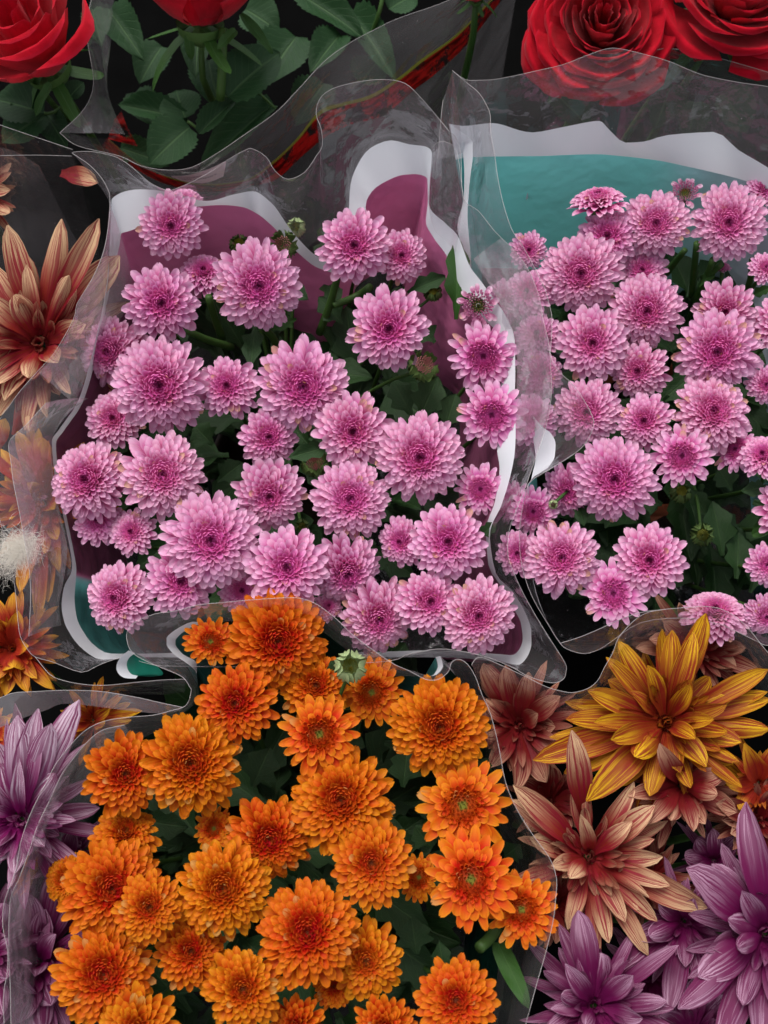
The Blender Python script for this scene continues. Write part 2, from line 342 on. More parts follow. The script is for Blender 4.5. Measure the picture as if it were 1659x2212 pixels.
def dome_mesh(name, m, r, h, zoff, nu=14, nv=4, r0=0.0, wave=0.0):
    V = []; F = []; uv = []
    for j in range(nv+1):
        a = j/nv*math.pi/2
        for i in range(nu):
            p = i*2*math.pi/nu; rr = max(r*math.cos(a), r0)*(1+(wave*(i % 2) if j else 0)); V.append((rr*math.cos(p), rr*math.sin(p), zoff+h*math.sin(a))); uv.append((i/nu, j/nv))
    for j in range(nv):
        for i in range(nu):
            b = (i+1) % nu; F.append((j*nu+i, j*nu+b, (j+1)*nu+b, (j+1)*nu+i))
    return mesh(name, V, F, m, {'UVMap': uv})
class HeadKind:
    def __init__(s, kind, seed, mat):
        s.dome = {'L': .42, 'M': .32, 'S': .13}.get(kind, 0); pet = sorted(mum_petals(kind, seed), key=lambda p: p[3]); nO = 22 if kind in 'LM' else 14
        s.rim = [mesh('petal', p[0], GF45, mat, {'UVMap': p[1], 'ring': p[2]}) for p in pet[-nO:]]
        s.core = s.join('inner_florets', pet[:-nO], mat); s.full = s.join('florets', pet, mat); s.nO = nO
    def join(s, nm, ps, mat):
        if nm != 'x' and len(ps[0][0]) == 30 and s.dome:
            q = np.array([(a/5*.42, j*2*math.pi/4) for j in range(5) for a in range(6)]); top = s.dome
            Vd = np.stack([q[:, 0]*np.cos(q[:, 1]), q[:, 0]*np.sin(q[:, 1]), top*(1-(q[:, 0]/.5)**2)-.02], -1)
            Vd = Vd.reshape(5, 6, 3).transpose(1, 0, 2).reshape(-1, 3)
            ps = ps+[(Vd, np.full((30, 2), .5), np.stack([np.clip(np.hypot(Vd[:, 0], Vd[:, 1]), .02, .3), np.full(30, .5)], -1), .2)]
        V = np.vstack([p[0] for p in ps]); uv = np.vstack([p[1] for p in ps]); rg = np.vstack([p[2] for p in ps]); k = len(ps[0][0])
        F = (np.array(GF45)[None]+np.arange(len(ps))[:, None, None]*k).reshape(-1, 4)
        return mesh(nm, V, F, mat, {'UVMap': uv, 'ring': rg})
KINDS = {}
for colr in ('pink', 'orange'):
    for kd in 'LMSY':
        mm = M['pink_young'] if (colr, kd) == ('pink', 'Y') else M['orange_green'] if (colr, kd) in (('orange', 'S'), ('orange', 'Y')) else M[colr]
        KINDS[colr, kd] = [HeadKind(kd, sd_+ord(kd), mm) for sd_ in ((1, 11, 21) if kd in 'LM' else (1, 11))]
CALYX = dome_mesh('calyx', M['calyx'], .34, -.30, -.06, r0=.10)
# ------------------------------------------------------------------ leaves
def leaf_mesh(name, mat, kind, seed, nu=6, nv=14):
    rng = np.random.default_rng(seed); v = np.linspace(0, 1, nv+1); u = np.linspace(-1, 1, nu+1)
    env = np.sin(np.pi*np.clip(v, 0, 1)**0.8)**0.75
    if kind == 'mum':
        env = np.where(v < .22, .13+.25*(v/.22)**2, np.sin(np.pi*np.clip((v-.12)/.88, 0, 1)**.9)**.6)
        env = env*(1-0.34*(0.5+0.5*np.cos(v*2*np.pi*3.2+1.0))*(v > .2)*(v < .95))
    elif kind == 'rose':
        env = np.sin(np.pi*np.clip(v, 0, 1)**0.78)**0.62
    elif kind == 'strap':
        env = np.sin(np.pi*np.clip(v*.97+.02, 0, 1)**0.75)**0.5
    env[-1] = 0.02
    U, V_ = np.meshgrid(u, v); hw = 0.5*env[:, None]
    X = U*hw*(0.42 if kind == 'strap' else 1.0); Y = V_.copy()
    if kind == 'rose':
        edge = (np.abs(U) > .99); tooth = (np.arange(nv+1) % 2)[:, None]; X = X*(1+edge*tooth*.10); Y = Y-edge*tooth*.03
    Z = (.42 if kind == 'rose' else .30)*np.abs(X)-0.18*V_**2+0.03*np.sin(V_*9+U*2+seed)*np.abs(U)
    Vt = np.stack([X, Y, Z], -1).reshape(-1, 3); uv = np.stack([(U+1)/2, V_], -1).reshape(-1, 2)
    return mesh(name, Vt, gridF(nu, nv), mat, {'UVMap': uv})
LEAF = {'mum': [leaf_mesh('leaf', M['mum_leaf'], 'mum', i) for i in range(3)], 'fresh': [leaf_mesh('leaf', M['fresh_leaf'], 'mum', 5)],
        'strap': [leaf_mesh('leaf', M['fresh_leaf'], 'strap', 6)], 'rose': [leaf_mesh('leaf', M['rose_leaf'], 'rose', i, 6, 22) for i in range(3)]}
def leaf_between(parent, kind, b, t, width, up=(0, -.3, 1), tint=None, name='leaf'):
    b = np.asarray(b, float); t = np.asarray(t, float); y = t-b; L = np.linalg.norm(y); y = y/L
    z = np.asarray(up, float); z = nrm(z-y*z.dot(y)); x = np.cross(y, z)
    wf = width*(2.4 if kind == 'strap' else 1.0)
    m = Matrix(((x[0]*wf, y[0]*L, z[0]*L, b[0]), (x[1]*wf, y[1]*L, z[1]*L, b[1]), (x[2]*wf, y[2]*L, z[2]*L, b[2]), (0, 0, 0, 1)))
    o = obj(name, R_.choice(LEAF[kind]), parent, m); o['tint'] = R_.uniform(-.5, .5) if tint is None else tint
    return o
def leaf_px(parent, kind, b, t, wpx, zb, zt, up=(0, -.3, 1), tint=None, name='leaf'):
    return leaf_between(parent, kind, P(b[0], b[1], zb), P(t[0], t[1], zt), wpx*scale_at(t[0], t[1], zt), up, tint, name)
# ------------------------------------------------------------------ buds
def bud(parent, px, py, rpx, z, kind, base):
    s = rpx*scale_at(px, py, z); o = P(px, py, z); n = nrm(0.5*nrm(CAM-o)+np.array([0, 0, .6])+np.array([R_.uniform(-.3, .3), R_.uniform(-.3, .3), 0]))
    x, y, n = frame(n); mw = mat4(x, y, n, o, s)
    key = 'BUD'+kind
    if key not in globals():
        V = []; F = []
        for k in range(11):
            az = k*2*math.pi/11*1.0+(.28 if k % 2 else 0); k0 = len(V)
            Vp, _ = blade((.15, -.85), (1.35, -.30), (.55 if kind != 'rim' else .95, .62 if k % 2 else .50), az, .72, -.5, nu=2, nv=5, wb=.5, vm=.5, tipw=.2) if kind != 'big' else blade((.12, -.9), (1.45, -.25), (.60 if k % 2 else .50, .85 if k % 2 else .72), az, .80, -.35, nu=2, nv=5, wb=.5, vm=.55, tipw=.5)
            V += Vp.tolist(); F += [tuple(a+k0 for a in f) for f in gridF(2, 5)]
        globals()[key] = mesh('bud', V, F, M['bud' if kind == 'big' else 'bud_dark'])
        V = []; F = []
        for i in range(60):
            t = (i+.5)/60; az = i*2.399963; k0 = len(V); rr = .06+(.72 if kind == 'rim' else .5)*t**.55
            Vp, _ = blade((rr*.8, .1), (rr*1.1, .4), (rr*.92, .55+.14*(t if kind == 'rim' else 1-t)), az, .15, 1.0, nu=2, nv=3, wb=.6)
            V += Vp.tolist(); F += [tuple(a+k0 for a in f) for f in gridF(2, 3)]
        globals()[key+'t'] = mesh('bud_florets', V, F, M['bud_rim' if kind == 'rim' else 'bud_top'])
    b = obj('bud', globals()[key], parent, mw); obj('bud_florets', globals()[key+'t'], b)
    q = o-n*s*.8; V, F = tube(catmull([q, q*.7+np.array(base)*.3+np.array([0, 0, .01]), np.array(base)], 7), .0009, .0014); obj('stem', mesh('stem', V, F, M['stem']), parent)
# ------------------------------------------------------------------ a potted chrysanthemum
def plant(name, label, cat, colr, heads, center, zbase, npet=300, group=None):
    c0 = P(center[0], center[1], 0.13); c0[2] = 0; root = thing(name, label, cat, (0, 0, 0), group); rim_left = npet
    order = sorted(range(len(heads)), key=lambda i: -(heads[i][2]*(1+heads[i][3]*.15)))
    indiv = set()
    for i in order:
        h = heads[i]; k = KINDS[colr, h[4]][i % len(KINDS[colr, h[4]])].nO
        on = -20 < h[0] < 1679 and -20 < h[1] < 2232
        if on and rim_left >= k and len(h) < 6 or (on and rim_left >= k and len(h) >= 6 and h[5] is not None and i in order[:16]): indiv.add(i); rim_left -= k
    for i, h in enumerate(heads):
        px, py, r, dz, kd = h[:5]; e = h[5] if len(h) > 5 else None
        z = zbase+dz*0.012; o = P(px, py, z); s = r*scale_at(px, py, z)*1.07
        tc = nrm(CAM-o)
        if e is not None:
            n = nrm(tc+np.array([e[0], e[1]*ct, e[1]*st])*1.0)
        else:
            out = np.array([px-center[0], -(py-center[1]), 0])/700.0
            n = nrm(0.66*tc+np.array([0, 0, .34])+0.30*out+np.array([R_.gauss(0, .18), R_.gauss(0, .18), 0]))
        a = R_.uniform(0, 6.28); x, y, n = frame(n); xr = math.cos(a)*x+math.sin(a)*y; yr = np.cross(n, xr)
        H = {'L': .3, 'M': .2, 'S': .1, 'Y': .12}[kd]
        mw = mat4(xr*R_.uniform(.94, 1.06), yr*R_.uniform(.94, 1.06), n*R_.uniform(.85, 1.2), o-n*s*H, s)
        K = KINDS[colr, kd][i % len(KINDS[colr, kd])]; tint = R_.uniform(-1, 1)*.7+(h[6] if len(h) > 6 else (-.3 if kd == 'S' else 0))
        hd = obj('flower_head', K.core if i in indiv else K.full, root, mw); hd['tint'] = tint
        if i in indiv:
            for pm in K.rim:
                q = obj('petal', pm, hd); q['tint'] = tint
        obj('calyx', CALYX, hd)
        b = o-n*s*(H+.3); base = np.array([c0[0]*.35+b[0]*.65, c0[1]*.35+b[1]*.65, .095]); mid = b-n*.02*1.0+np.array([0, 0, -.015])
        V, F = tube(catmull([b, mid, .45*mid+.55*base, base], 9), .0012, .0017); obj('stem', mesh('stem', V, F, M['stem']), root)
    return root, c0
def foliage(root, center, rx, ry, n, zlo, zhi, seed, kind='mum', size=(.028, .045)):
    rr = random.Random(seed)
    for _ in range(n):
        a = rr.uniform(0, 6.28); q = math.sqrt(rr.random()); z = rr.uniform(zlo, zhi)
        o = np.array([center[0]+rx*q*math.cos(a), center[1]+ry*q*math.sin(a), z]); L = rr.uniform(*size)
        d = nrm(np.array([math.cos(a)+rr.gauss(0, .6), math.sin(a)+rr.gauss(0, .6), rr.uniform(-.1, .6)]))
        leaf_between(root, kind, o-d*L*.5, o+d*L*.5, L*rr.uniform(.5, .7), (rr.gauss(0, .35), rr.gauss(0, .35)-.2, 1))
# ------------------------------------------------------------------ striped flowers with long petals
def long_petal(B, T, width, up, arch, fold, rng, nu=4, nv=11, tip=0.0, curl=0.0, twist=0.0):
    B = np.asarray(B, float); T = np.asarray(T, float); y = T-B; L = np.linalg.norm(y); yh = y/L
    z = nrm(np.asarray(up)-yh*np.dot(up, yh)); x = np.cross(yh, z)
    v = np.linspace(0, 1, nv+1); u = np.linspace(-1, 1, nu+1); U, Vv = np.meshgrid(u, v)
    prof = np.where(v < .58, .36+.64*smooth01(v/.58), np.clip(1-((v-.58)/.425)**2.0, 0, 1)**.60); prof[-1] = .06
    hw = (0.5*width*prof)[:, None]
    ctr = B+np.outer(v, y)+np.outer(arch*L*4*v*(1-v), z)+np.outer(curl*L*np.clip(v-.6, 0, 1)**2*5, z)
    ang = (twist*(v-.3))[:, None]
    lx = U*hw; lz = 0.06*hw*np.cos(U*8.5)+fold*np.abs(U)**1.5*hw+rng.normal(0, .03)*hw*np.sin(U*3)+0.05*hw*np.sin(Vv*14+rng.uniform(0, 6))*np.abs(U)
    X = lx*np.cos(ang)-lz*np.sin(ang); Z = lx*np.sin(ang)+lz*np.cos(ang)
    V = ctr[:, None, :]+X[..., None]*x+Z[..., None]*z
    V = V+rng.normal(0, .006*width, V.shape)
    return V.reshape(-1, 3), np.stack([(U+1)/2, Vv], -1).reshape(-1, 2)
GF48 = gridF(4, 11)
def striped(name, label, mat, center, z, petals, R, seed, inner=14, inner_R=.30, mid=8, mid_R=.52, normal=None, bed=13, group=None, drop=.0):
    """petals: picture points of the tips of the petals that show, with their width; the inner ones are grown."""
    rng = np.random.default_rng(seed); o = P(center[0], center[1], z); s = scale_at(center[0], center[1], z)
    tc = nrm(CAM-o); n = nrm(0.6*tc+np.array([0, 0, .4])) if normal is None else nrm(normal); X, Y, n = frame(n)
    root = thing(name, label, 'flower', o, group); Rw = R*s
    def add(B, T, w, up, arch, fold, inn, **k):
        V, uv = long_petal(B-o, T-o, w, up, arch, fold, rng, **k)
        q = obj('petal', mesh('petal', V, GF48, M[mat], {'UVMap': uv}), root); q['seed'] = float(rng.random()*10); q['inner'] = float(inn)
    for p in petals:
        tx, ty, wpx = p[:3]; dz = p[3] if len(p) > 3 else .0
        d = np.array([tx-center[0], ty-center[1]], float); dist = np.linalg.norm(d)
        T = P(tx, ty, z+dz+0.004-drop*dist/R*.02+.006*rng.random()); dirw = nrm(T-o)
        b0 = o+dirw*min(.10*Rw, .25*np.linalg.norm(T-o))-n*.004
        if len(p) > 5: b0 = P(p[4], p[5], z-.004)
        add(b0, T, wpx*s*0.80, n+.15*tc, .06+rng.normal(0, .03), (.5 if rng.random() < .7 else -.45)+rng.normal(0, .15), .08*rng.random(), curl=rng.normal(-.02, .06), twist=rng.normal(0, .4))
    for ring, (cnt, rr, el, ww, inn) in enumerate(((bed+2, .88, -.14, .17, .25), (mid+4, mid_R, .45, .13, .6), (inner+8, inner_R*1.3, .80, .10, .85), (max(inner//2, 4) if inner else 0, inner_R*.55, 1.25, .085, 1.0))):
        for k in range(cnt):
            az = k*2*math.pi/cnt+ring*.7+rng.normal(0, .22); e = el+rng.normal(0, .2); L = Rw*rr*(1+rng.normal(0, .18))
            rad_ = math.cos(az)*X+math.sin(az)*Y; d = math.cos(e)*rad_+math.sin(e)*n
            b0 = o+rad_*Rw*(.05+.05*ring if ring != 3 else .03)-n*.003*(1 if ring else 2)
            add(b0, b0+d*L, ww*Rw*(1+rng.normal(0, .12)), n*math.cos(e)-rad_*math.sin(e), .05+rng.normal(0, .05), .75 if ring > 1 else .5, inn*(.7+.3*rng.random()), curl=rng.normal(.12 if ring > 1 else .03, .10), twist=rng.normal(0, .7))
    for k in range(11 if bed else 0):
        az = k*2*math.pi/11+rng.normal(0, .3); e = .16+rng.normal(0, .2); L = Rw*rng.uniform(.55, .85); rad_ = math.cos(az)*X+math.sin(az)*Y; d = math.cos(e)*rad_+math.sin(e)*n
        b0 = o+rad_*Rw*.1-n*.003; add(b0, b0+d*L, .14*Rw*rng.uniform(.8, 1.2), n*math.cos(e)-rad_*math.sin(e), .04, .5*rng.choice((-1, 1)), .3*rng.random(), curl=rng.normal(.05, .12), twist=rng.normal(0, .9))
    # receptacle and stem
    q = obj('receptacle', CALYX, root, mat4(X, Y, n, -n*.004, Rw*.75))
    a = -n*.012; V, F = tube(catmull([a, a-n*.03+np.array([0, .0, -.02]), np.array([a[0]*.5, a[1]*.5, -z+.03])], 8), .002, .0026); obj('stem', mesh('stem', V, F, M['stem']), root)
    return root
# ------------------------------------------------------------------ roses
def rose_head(parent, px, py, rpx, z, normal, seed, npet=34, openness=1.0, cup=False, name='flower_head'):
    rng = np.random.default_rng(seed); o = P(px, py, z); s = rpx*scale_at(px, py, z); x, y, n = frame(nrm(normal)); mw = mat4(x, y, n, o, s)
    hd = obj(name, dome_mesh('flower_head', M['calyx'], .30, -.28, -.30, r0=.08), parent, mw)
    nu, nv = 10, 9; F = gridF(nu, nv)
    for k in range(npet):
        t = (k+.5)/npet; az = k*2.399963+rng.normal(0, .15)
        rt = (.07+.93*t**.9)*openness if t < .8 else (.07+.93*t**.9)*(openness*.5+.5)
        h = .50*(1-t**1.7)+.05-.22*smooth01((t-.7)/.3)
        alpha = (1.25-.62*t)*(1+rng.normal(0, .08)); rb = .05+.10*t
        if cup: rt = .10+.72*t; h = .62-.24*t*t+rng.normal(0, .03); alpha = 1.35-.45*t; az = k*2.25+rng.normal(0, .1)
        else: az += rng.normal(0, .3); h += rng.normal(0, .05)*(1-t*.5); rt *= 1+rng.normal(0, .05)
        u = np.linspace(-1, 1, nu+1); v = np.linspace(0, 1, nv+1); U, V_ = np.meshgrid(u, v)
        edge = np.clip(1-(np.abs(U)**2.6)*.34, 0, 1)
        vv = V_*edge
        bulge = np.sin(np.pi*np.clip(vv, 0, 1)*.62)/np.sin(np.pi*.62)
        r = rb+(rt-rb)*(np.clip(bulge, 0, 2)**(.6 if cup else 1.0))
        zz = -.30+(h+.30)*np.sin(vv*np.pi/2)**(.85+.6*(t < .5))
        rollv = np.clip(vv-.72, 0, 1)/.28; ro = .02+.20*t
        r = r+ro*rollv**2*.55; zz = zz-ro*rollv**2*.85
        wav = .028*(.3+t)*np.sin(U*5+rng.uniform(0, 6))*vv**3+.02*np.sin(U*9+rng.uniform(0, 6))*vv**4
        r = r*(1+.10*U*(1-t))+wav; zz = zz+wav*.8-.05*np.abs(U)**3*vv*t
        A = az+U*alpha*(.55+.45*np.sin(np.clip(vv*1.15, 0, 1)*np.pi/2))*np.where(V_ > 0, 1, 1)
        Vt = np.stack([r*np.cos(A), r*np.sin(A), zz], -1).reshape(-1, 3)+rng.normal(0, .0035, ((nu+1)*(nv+1), 3))
        uv = np.stack([(U+1)/2, V_], -1).reshape(-1, 2)
        q = obj('petal', mesh('petal', Vt, F, M['rose'], {'UVMap': uv}), hd); q['seed'] = float(rng.random()*10)
    for k in range(5):
        a = k*1.2566+rng.uniform(-.2, .2)
        Vp, uv = blade((.1, -.34), (.55, -.62), (.62+rng.uniform(-.1, .3), -.85+rng.uniform(-.25, .3)), a, .17, .3, nu=4, nv=5, wb=.7, vm=.25, tipw=.06)
        obj('sepal', mesh('sepal', Vp, GF45, M['fresh_leaf'], {'UVMap': uv}), hd)
    b = o-n*s*.55; base = np.array([b[0]*.9, b[1]+.02, .03]); V, Fq = tube(catmull([b, b-n*.03, .5*(b+base), base], 8), .0022, .003); obj('stem', mesh('stem', V, Fq, M['stem']), parent)
    return hd
# ------------------------------------------------------------------ plastic sleeves
def lerp_idx(st_idx, vals, n, closed):
    """values given at stations st_idx (positions along the rim, 0..n), smoothly filled in for every rim point"""
    st = np.asarray(st_idx, float); va = np.asarray(vals, float); order = np.argsort(st); st = st[order]; va = va[order]
    if closed: st = np.concatenate([st[-2:]-n, st, st[:2]+n]); va = np.concatenate([va[-2:], va, va[:2]])
    out = np.zeros((n, va.shape[1])); m = np.gradient(va, st, axis=0) if len(st) > 2 else np.zeros_like(va)
    # monotone-limited tangents keep the curve from swinging out between stations
    d = np.diff(va, axis=0)/np.diff(st)[:, None]
    m = np.zeros_like(va); m[1:-1] = np.where(d[1:]*d[:-1] > 0, 2*d[1:]*d[:-1]/(d[1:]+d[:-1]+1e-12), 0); m[0] = d[0]; m[-1] = d[-1]
    for i in range(n):
        k = int(np.clip(np.searchsorted(st, i, 'right')-1, 0, len(st)-2)); h = st[k+1]-st[k]; f = (i-st[k])/h
        h00 = 2*f**3-3*f**2+1; h10 = f**3-2*f*f+f; h01 = -2*f**3+3*f*f; h11 = f**3-f*f
        out[i] = h00*va[k]+h10*h*m[k]+h01*va[k+1]+h11*h*m[k+1]
    return out
def strip(name, parent, rows, m, closed, sub=1, wr=0.0, attr=None, seed=0):
    rng = np.random.default_rng(seed); n = len(rows[0]); R = []; A = []
    for a, b in zip(rows[:-1], rows[1:]):
        for k in range(sub): R.append(a+(b-a)*k/sub)
    R.append(rows[-1]); R = np.array(R); k = len(R)
    if wr:
        ph = rng.uniform(0, 6.28, 5)
        uu = np.arange(n)[None, :]/n*2*math.pi; vv = np.linspace(0, 1, k)[:, None]
        w_ = sum(math.sin(ph[i])*np.sin(uu*(5+7*i)+ph[i]+vv*2.2*(i-1))/(1+i*.6) for i in range(5))*wr*np.sin(vv*math.pi)**.7
        R[..., 1] += w_; R[..., 0] += w_*.5
    V = R.reshape(-1, 3); F = []; mx = n if closed else n-1
    for j in range(k-1):
        for i in range(mx): F.append((j*n+i, j*n+(i+1) % n, (j+1)*n+(i+1) % n, (j+1)*n+i))
    me = mesh(name, V, F, m)
    if attr is not None:
        ca = me.color_attributes.new('print', 'FLOAT_COLOR', 'POINT'); cols = np.ones((len(V), 4), np.float32); cols[:, :3] = np.tile(attr, (k, 1)); ca.data.foreach_set('color', cols.ravel())
    return obj(name, me, parent)
def hem(parent, pts, closed=False, r=.00015):
    p = np.asarray(pts, float)
    if closed: p = np.vstack([p, p[:1]])
    V, F = tube(p, r, r, 4); return obj('film_edge', mesh('film_edge', V, F, M['hem']), parent)
def sheet(parent, top, bot, mat='film', n=60, sub=5, wr=.0012, seed=3, edge=True, name='film', zt=None, zb=None):
    """an open panel of film between an upper and a lower line given as picture points with heights"""
    a = catmull(top, n); b = catmull(bot, n)
    A = np.array([P(*p) for p in a]); B = np.array([P(*p) for p in b])
    o = strip(name, parent, [A, B], M[mat], False, sub, wr, None, seed)
    if edge: hem(parent, A)
    return o
PLUM = np.array([.62, .17, .34]); TEAL = np.array([.24, .76, .73]); DGREEN = np.array([.01, .16, .11])
def sleeve(root, rim, stations, drop, deep_c, deep_z=.05, deep_r=.055, seed=1):
    """rim: closed picture line; stations: (rim index, white edge point, colour edge point, rim z, white z, colour z, hue with painted shade)"""
    n0 = len(rim); per = 3; n = n0*per
    rp = catmull(rim, n, True)
    idx = [s[0]*per for s in stations]
    W = lerp_idx(idx, [s[1] for s in stations], n, True); C = lerp_idx(idx, [s[2] for s in stations], n, True)
    Z = lerp_idx(idx, [(s[3], s[4], s[5]) for s in stations], n, True)
    hue = lerp_idx(idx, [[s[6]] for s in stations], n, True)
    Rw = np.array([P(p[0], p[1], z) for p, z in zip(rp, Z[:, 0])]); Ww = np.array([P(p[0], p[1], z) for p, z in zip(W, Z[:, 1])]); Cw = np.array([P(p[0], p[1], z) for p, z in zip(C, Z[:, 2])])
    dc = P(deep_c[0], deep_c[1], deep_z); dirs = Cw-dc; dirs[:, 2] = 0; dirs /= np.linalg.norm(dirs, axis=1)[:, None]
    Bw = dc+dirs*deep_r
    strip('film', root, [Rw, Ww], M['film'], True, 6, .0011, None, seed)
    strip('white_band', root, [Ww, Cw], M['white_print'], True, 2, 0)
    h = np.clip(hue, 0, 1); colr = (PLUM*(1-h)+TEAL*h)*(1-.85*np.clip(-hue, 0, 1)); k2 = np.clip(hue-1, 0, 1); colr = colr*(1-k2)+DGREEN*.12*k2  # print on some walls darkened to near black, painting shade inside the sleeves
    Ew = Cw-dirs*(.008+drop*.12); Ew[:, 2] = Cw[:, 2]-drop
    strip('colour_band', root, [Cw, Ew], M['print'], True, 3, 0, colr); strip('film', root, [Ew, Bw], M['film'], True, 2, 0)
    hem(root, Rw, True)
# ================================================================== ground
V = [(-3, -3, 0), (3, -3, 0), (3, 3, 0), (-3, 3, 0)]
g = obj('ground', mesh('ground', V, [(0, 1, 2, 3)], M['ground'], None, False)); g['kind'] = 'structure'
# ================================================================== sleeves
# --- the sleeve of the left pink plant
A_rim = [(157,329),(194,327),(228,333),(255,341),(285,361),(319,391),(342,404),(362,411),(379,408),(412,394),(458,369),(494,344),(530,324),(547,322),(576,340),(594,369),(622,387),(658,372),(683,337),(696,315),(694,279),(683,247),(690,215),(715,193),(762,179),(812,172),(855,174),(884,186),(919,222),(952,261),(970,283),(987,300),(996,340),(1001,428),(1033,455),(1064,494),(1083,514),(1115,546),(1140,580),(1158,621),(1167,653),(1174,694),(1186,748),(1191,827),(1189,873),(1180,918),(1168,957),(1150,1009),(1134,1055),(1116,1101),(1100,1146),(1097,1197),(1109,1235),(1132,1285),(1162,1338),(1191,1385),(1220,1431),(1223,1449),(1217,1467),(1197,1475),(1168,1470),(1135,1458),(1109,1443),(1062,1423),(1004,1408),(945,1402),(880,1414),(841,1428),(700,1436),(560,1440),(420,1440),(330,1436),(270,1420),(215,1436),(176,1452),(117,1431),(76,1419),(59,1402),(44,1375),(38,1334),(32,1267),(22,1215),(7,1152),(0,1123),(-15,1050),(-20,980),(0,905),(20,877),(44,844),(83,800),(119,760),(159,689),(166,657),(200,600),(225,540),(236,470),(237,425),(232,407),(219,384),(194,357),(164,336)]
def ri(p): return A_rim.index(p)
A_st = [((157,329),(241,432),(262,505),.30,.262,.25,0), ((228,333),(268,414),(282,498),.30,.262,.25,0), ((285,361),(300,409),(315,486),.30,.262,.25,0), ((342,404),(340,411),(372,462),.295,.265,.25,0), ((379,408),(394,425),(430,446),.295,.265,.25,0), ((458,369),(448,434),(480,443),.30,.265,.25,0), ((530,324),(505,420),(522,447),.305,.265,.25,0), ((576,340),(546,413),(556,462),.30,.262,.25,0), ((622,387),(585,437),(587,487),.295,.26,.245,0), ((683,337),(635,505),(637,540),.30,.24,.232,0), ((694,279),(690,556),(690,580),.31,.235,.225,0), ((690,215),(728,565),(735,590),.315,.235,.225,0), ((715,193),(752,470),(790,500),.32,.25,.245,0), ((762,179),(757,400),(790,445),.32,.26,.25,0), ((812,172),(773,355),(803,414),.32,.265,.255,0), ((855,174),(800,320),(837,390),.32,.27,.255,0), ((884,186),(845,303),(869,378),.32,.27,.255,0), ((919,222),(885,312),(898,376),.315,.27,.255,0), ((952,261),(918,316),(923,386),.31,.27,.255,0), ((970,283),(933,330),(924,430),.31,.27,.258,0), ((996,340),(927,440),(920,478),.30,.27,.258,0), ((1033,455),(962,482),(937,514),.295,.268,.256,0), ((1083,514),(988,508),(964,551),.292,.266,.254,0), ((1140,580),(1015,575),(985,600),.29,.264,.252,0), ((1167,653),(1046,617),(1012,660),.288,.262,.25,0), ((1186,748),(1112,735),(1080,735),.286,.26,.25,-.65), ((1191,827),(1113,805),(1082,800),.285,.26,.25,-.65), ((1189,873),(1112,860),(1080,880),.285,.26,.25,-.65), ((1180,918),(1114,930),(1072,940),.285,.26,.25,-.65), ((1168,957),(1112,975),(1074,975),.285,.26,.25,-.65), ((1150,1009),(1104,1021),(1079,1009),.285,.26,.25,-.65), ((1116,1101),(1084,1089),(1070,1080),.285,.26,.25,-.65), ((1097,1197),(1058,1160),(1050,1150),.282,.256,.246,-.65), ((1109,1235),(1071,1238),(1055,1220),.28,.252,.243,-.65), ((1132,1285),(1105,1275),(1085,1270),.276,.25,.24,-.65), ((1162,1338),(1130,1314),(1108,1312),.272,.246,.236,-.65), ((1191,1385),(1147,1358),(1125,1345),.268,.242,.232,-.65), ((1223,1449),(1148,1390),(1129,1380),.262,.238,.228,-.65), ((1197,1475),(1138,1420),(1120,1405),.26,.236,.226,-.65), ((1135,1458),(1118,1436),(1105,1415),.258,.232,.222,-.65), ((1062,1423),(1080,1430),(1065,1412),.256,.225,.21,-.65), ((945,1402),(950,1420),(945,1405),.254,.21,.20,.2), ((700,1436),(700,1420),(700,1410),.245,.20,.19,.6), ((420,1440),(400,1420),(400,1410),.245,.20,.19,1.75), ((270,1420),(290,1420),(310,1412),.245,.21,.20,1.75), ((215,1436),(222,1425),(240,1412),.248,.215,.205,1.75), ((176,1452),(182,1405),(205,1395),.25,.222,.21,1.75), ((117,1431),(155,1375),(187,1375),.252,.226,.214,1.75), ((59,1402),(138,1340),(166,1334),.255,.23,.22,1.75), ((38,1334),(133,1305),(161,1290),.258,.232,.222,1.75), ((32,1267),(138,1270),(164,1250),.26,.234,.225,.8), ((7,1152),(156,1222),(165,1227),.262,.236,.228,-.85), ((-20,980),(116,1010),(125,1015),.268,.24,.228,-.85), ((20,877),(112,955),(121,960),.27,.24,.228,-.85), ((83,800),(132,921),(141,926),.272,.24,.228,-.85), ((119,760),(169,866),(178,871),.275,.242,.23,-.85), ((166,657),(200,760),(209,765),.28,.248,.234,-.85), ((225,540),(232,600),(241,605),.288,.255,.24,-.85), ((237,425),(240,470),(258,530),.295,.26,.248,0)]
t = thing('plastic_sleeve', 'clear flared plastic sleeve with white and plum print around the left pink chrysanthemums', 'sleeve')
sleeve(t, A_rim, [(ri(s[0]),)+s[1:] for s in A_st], .085, (600, 1000), seed=4)
sheet(t, [(100,870,.272),(54,920,.272),(20,954,.27),(24,1000,.27),(29,1042,.27),(42,1107,.27),(54,1173,.268),(63,1231,.266),(66,1282,.264),(64,1340,.262),(62,1375,.26)], [(190,860,.24),(150,890,.24),(118,935,.24),(112,965,.24),(114,1010,.24),(118,1050,.24),(130,1110,.238),(145,1180,.236),(138,1250,.234),(128,1300,.232),(132,1350,.23)], 'film_hazy', 50, 4, .0008, 18)
sheet(t, [(1083,514,.288),(1140,580,.286),(1165,653,.284),(1172,694,.283),(1183,748,.282),(1188,827,.281),(1186,873,.281),(1177,918,.281)], [(1022,560,.268),(1060,620,.266),(1090,680,.264),(1114,735,.263),(1117,800,.263),(1116,860,.263),(1116,930,.263),(1116,960,.263)], 'film_hazy', 50, 4, .0008, 19, False)
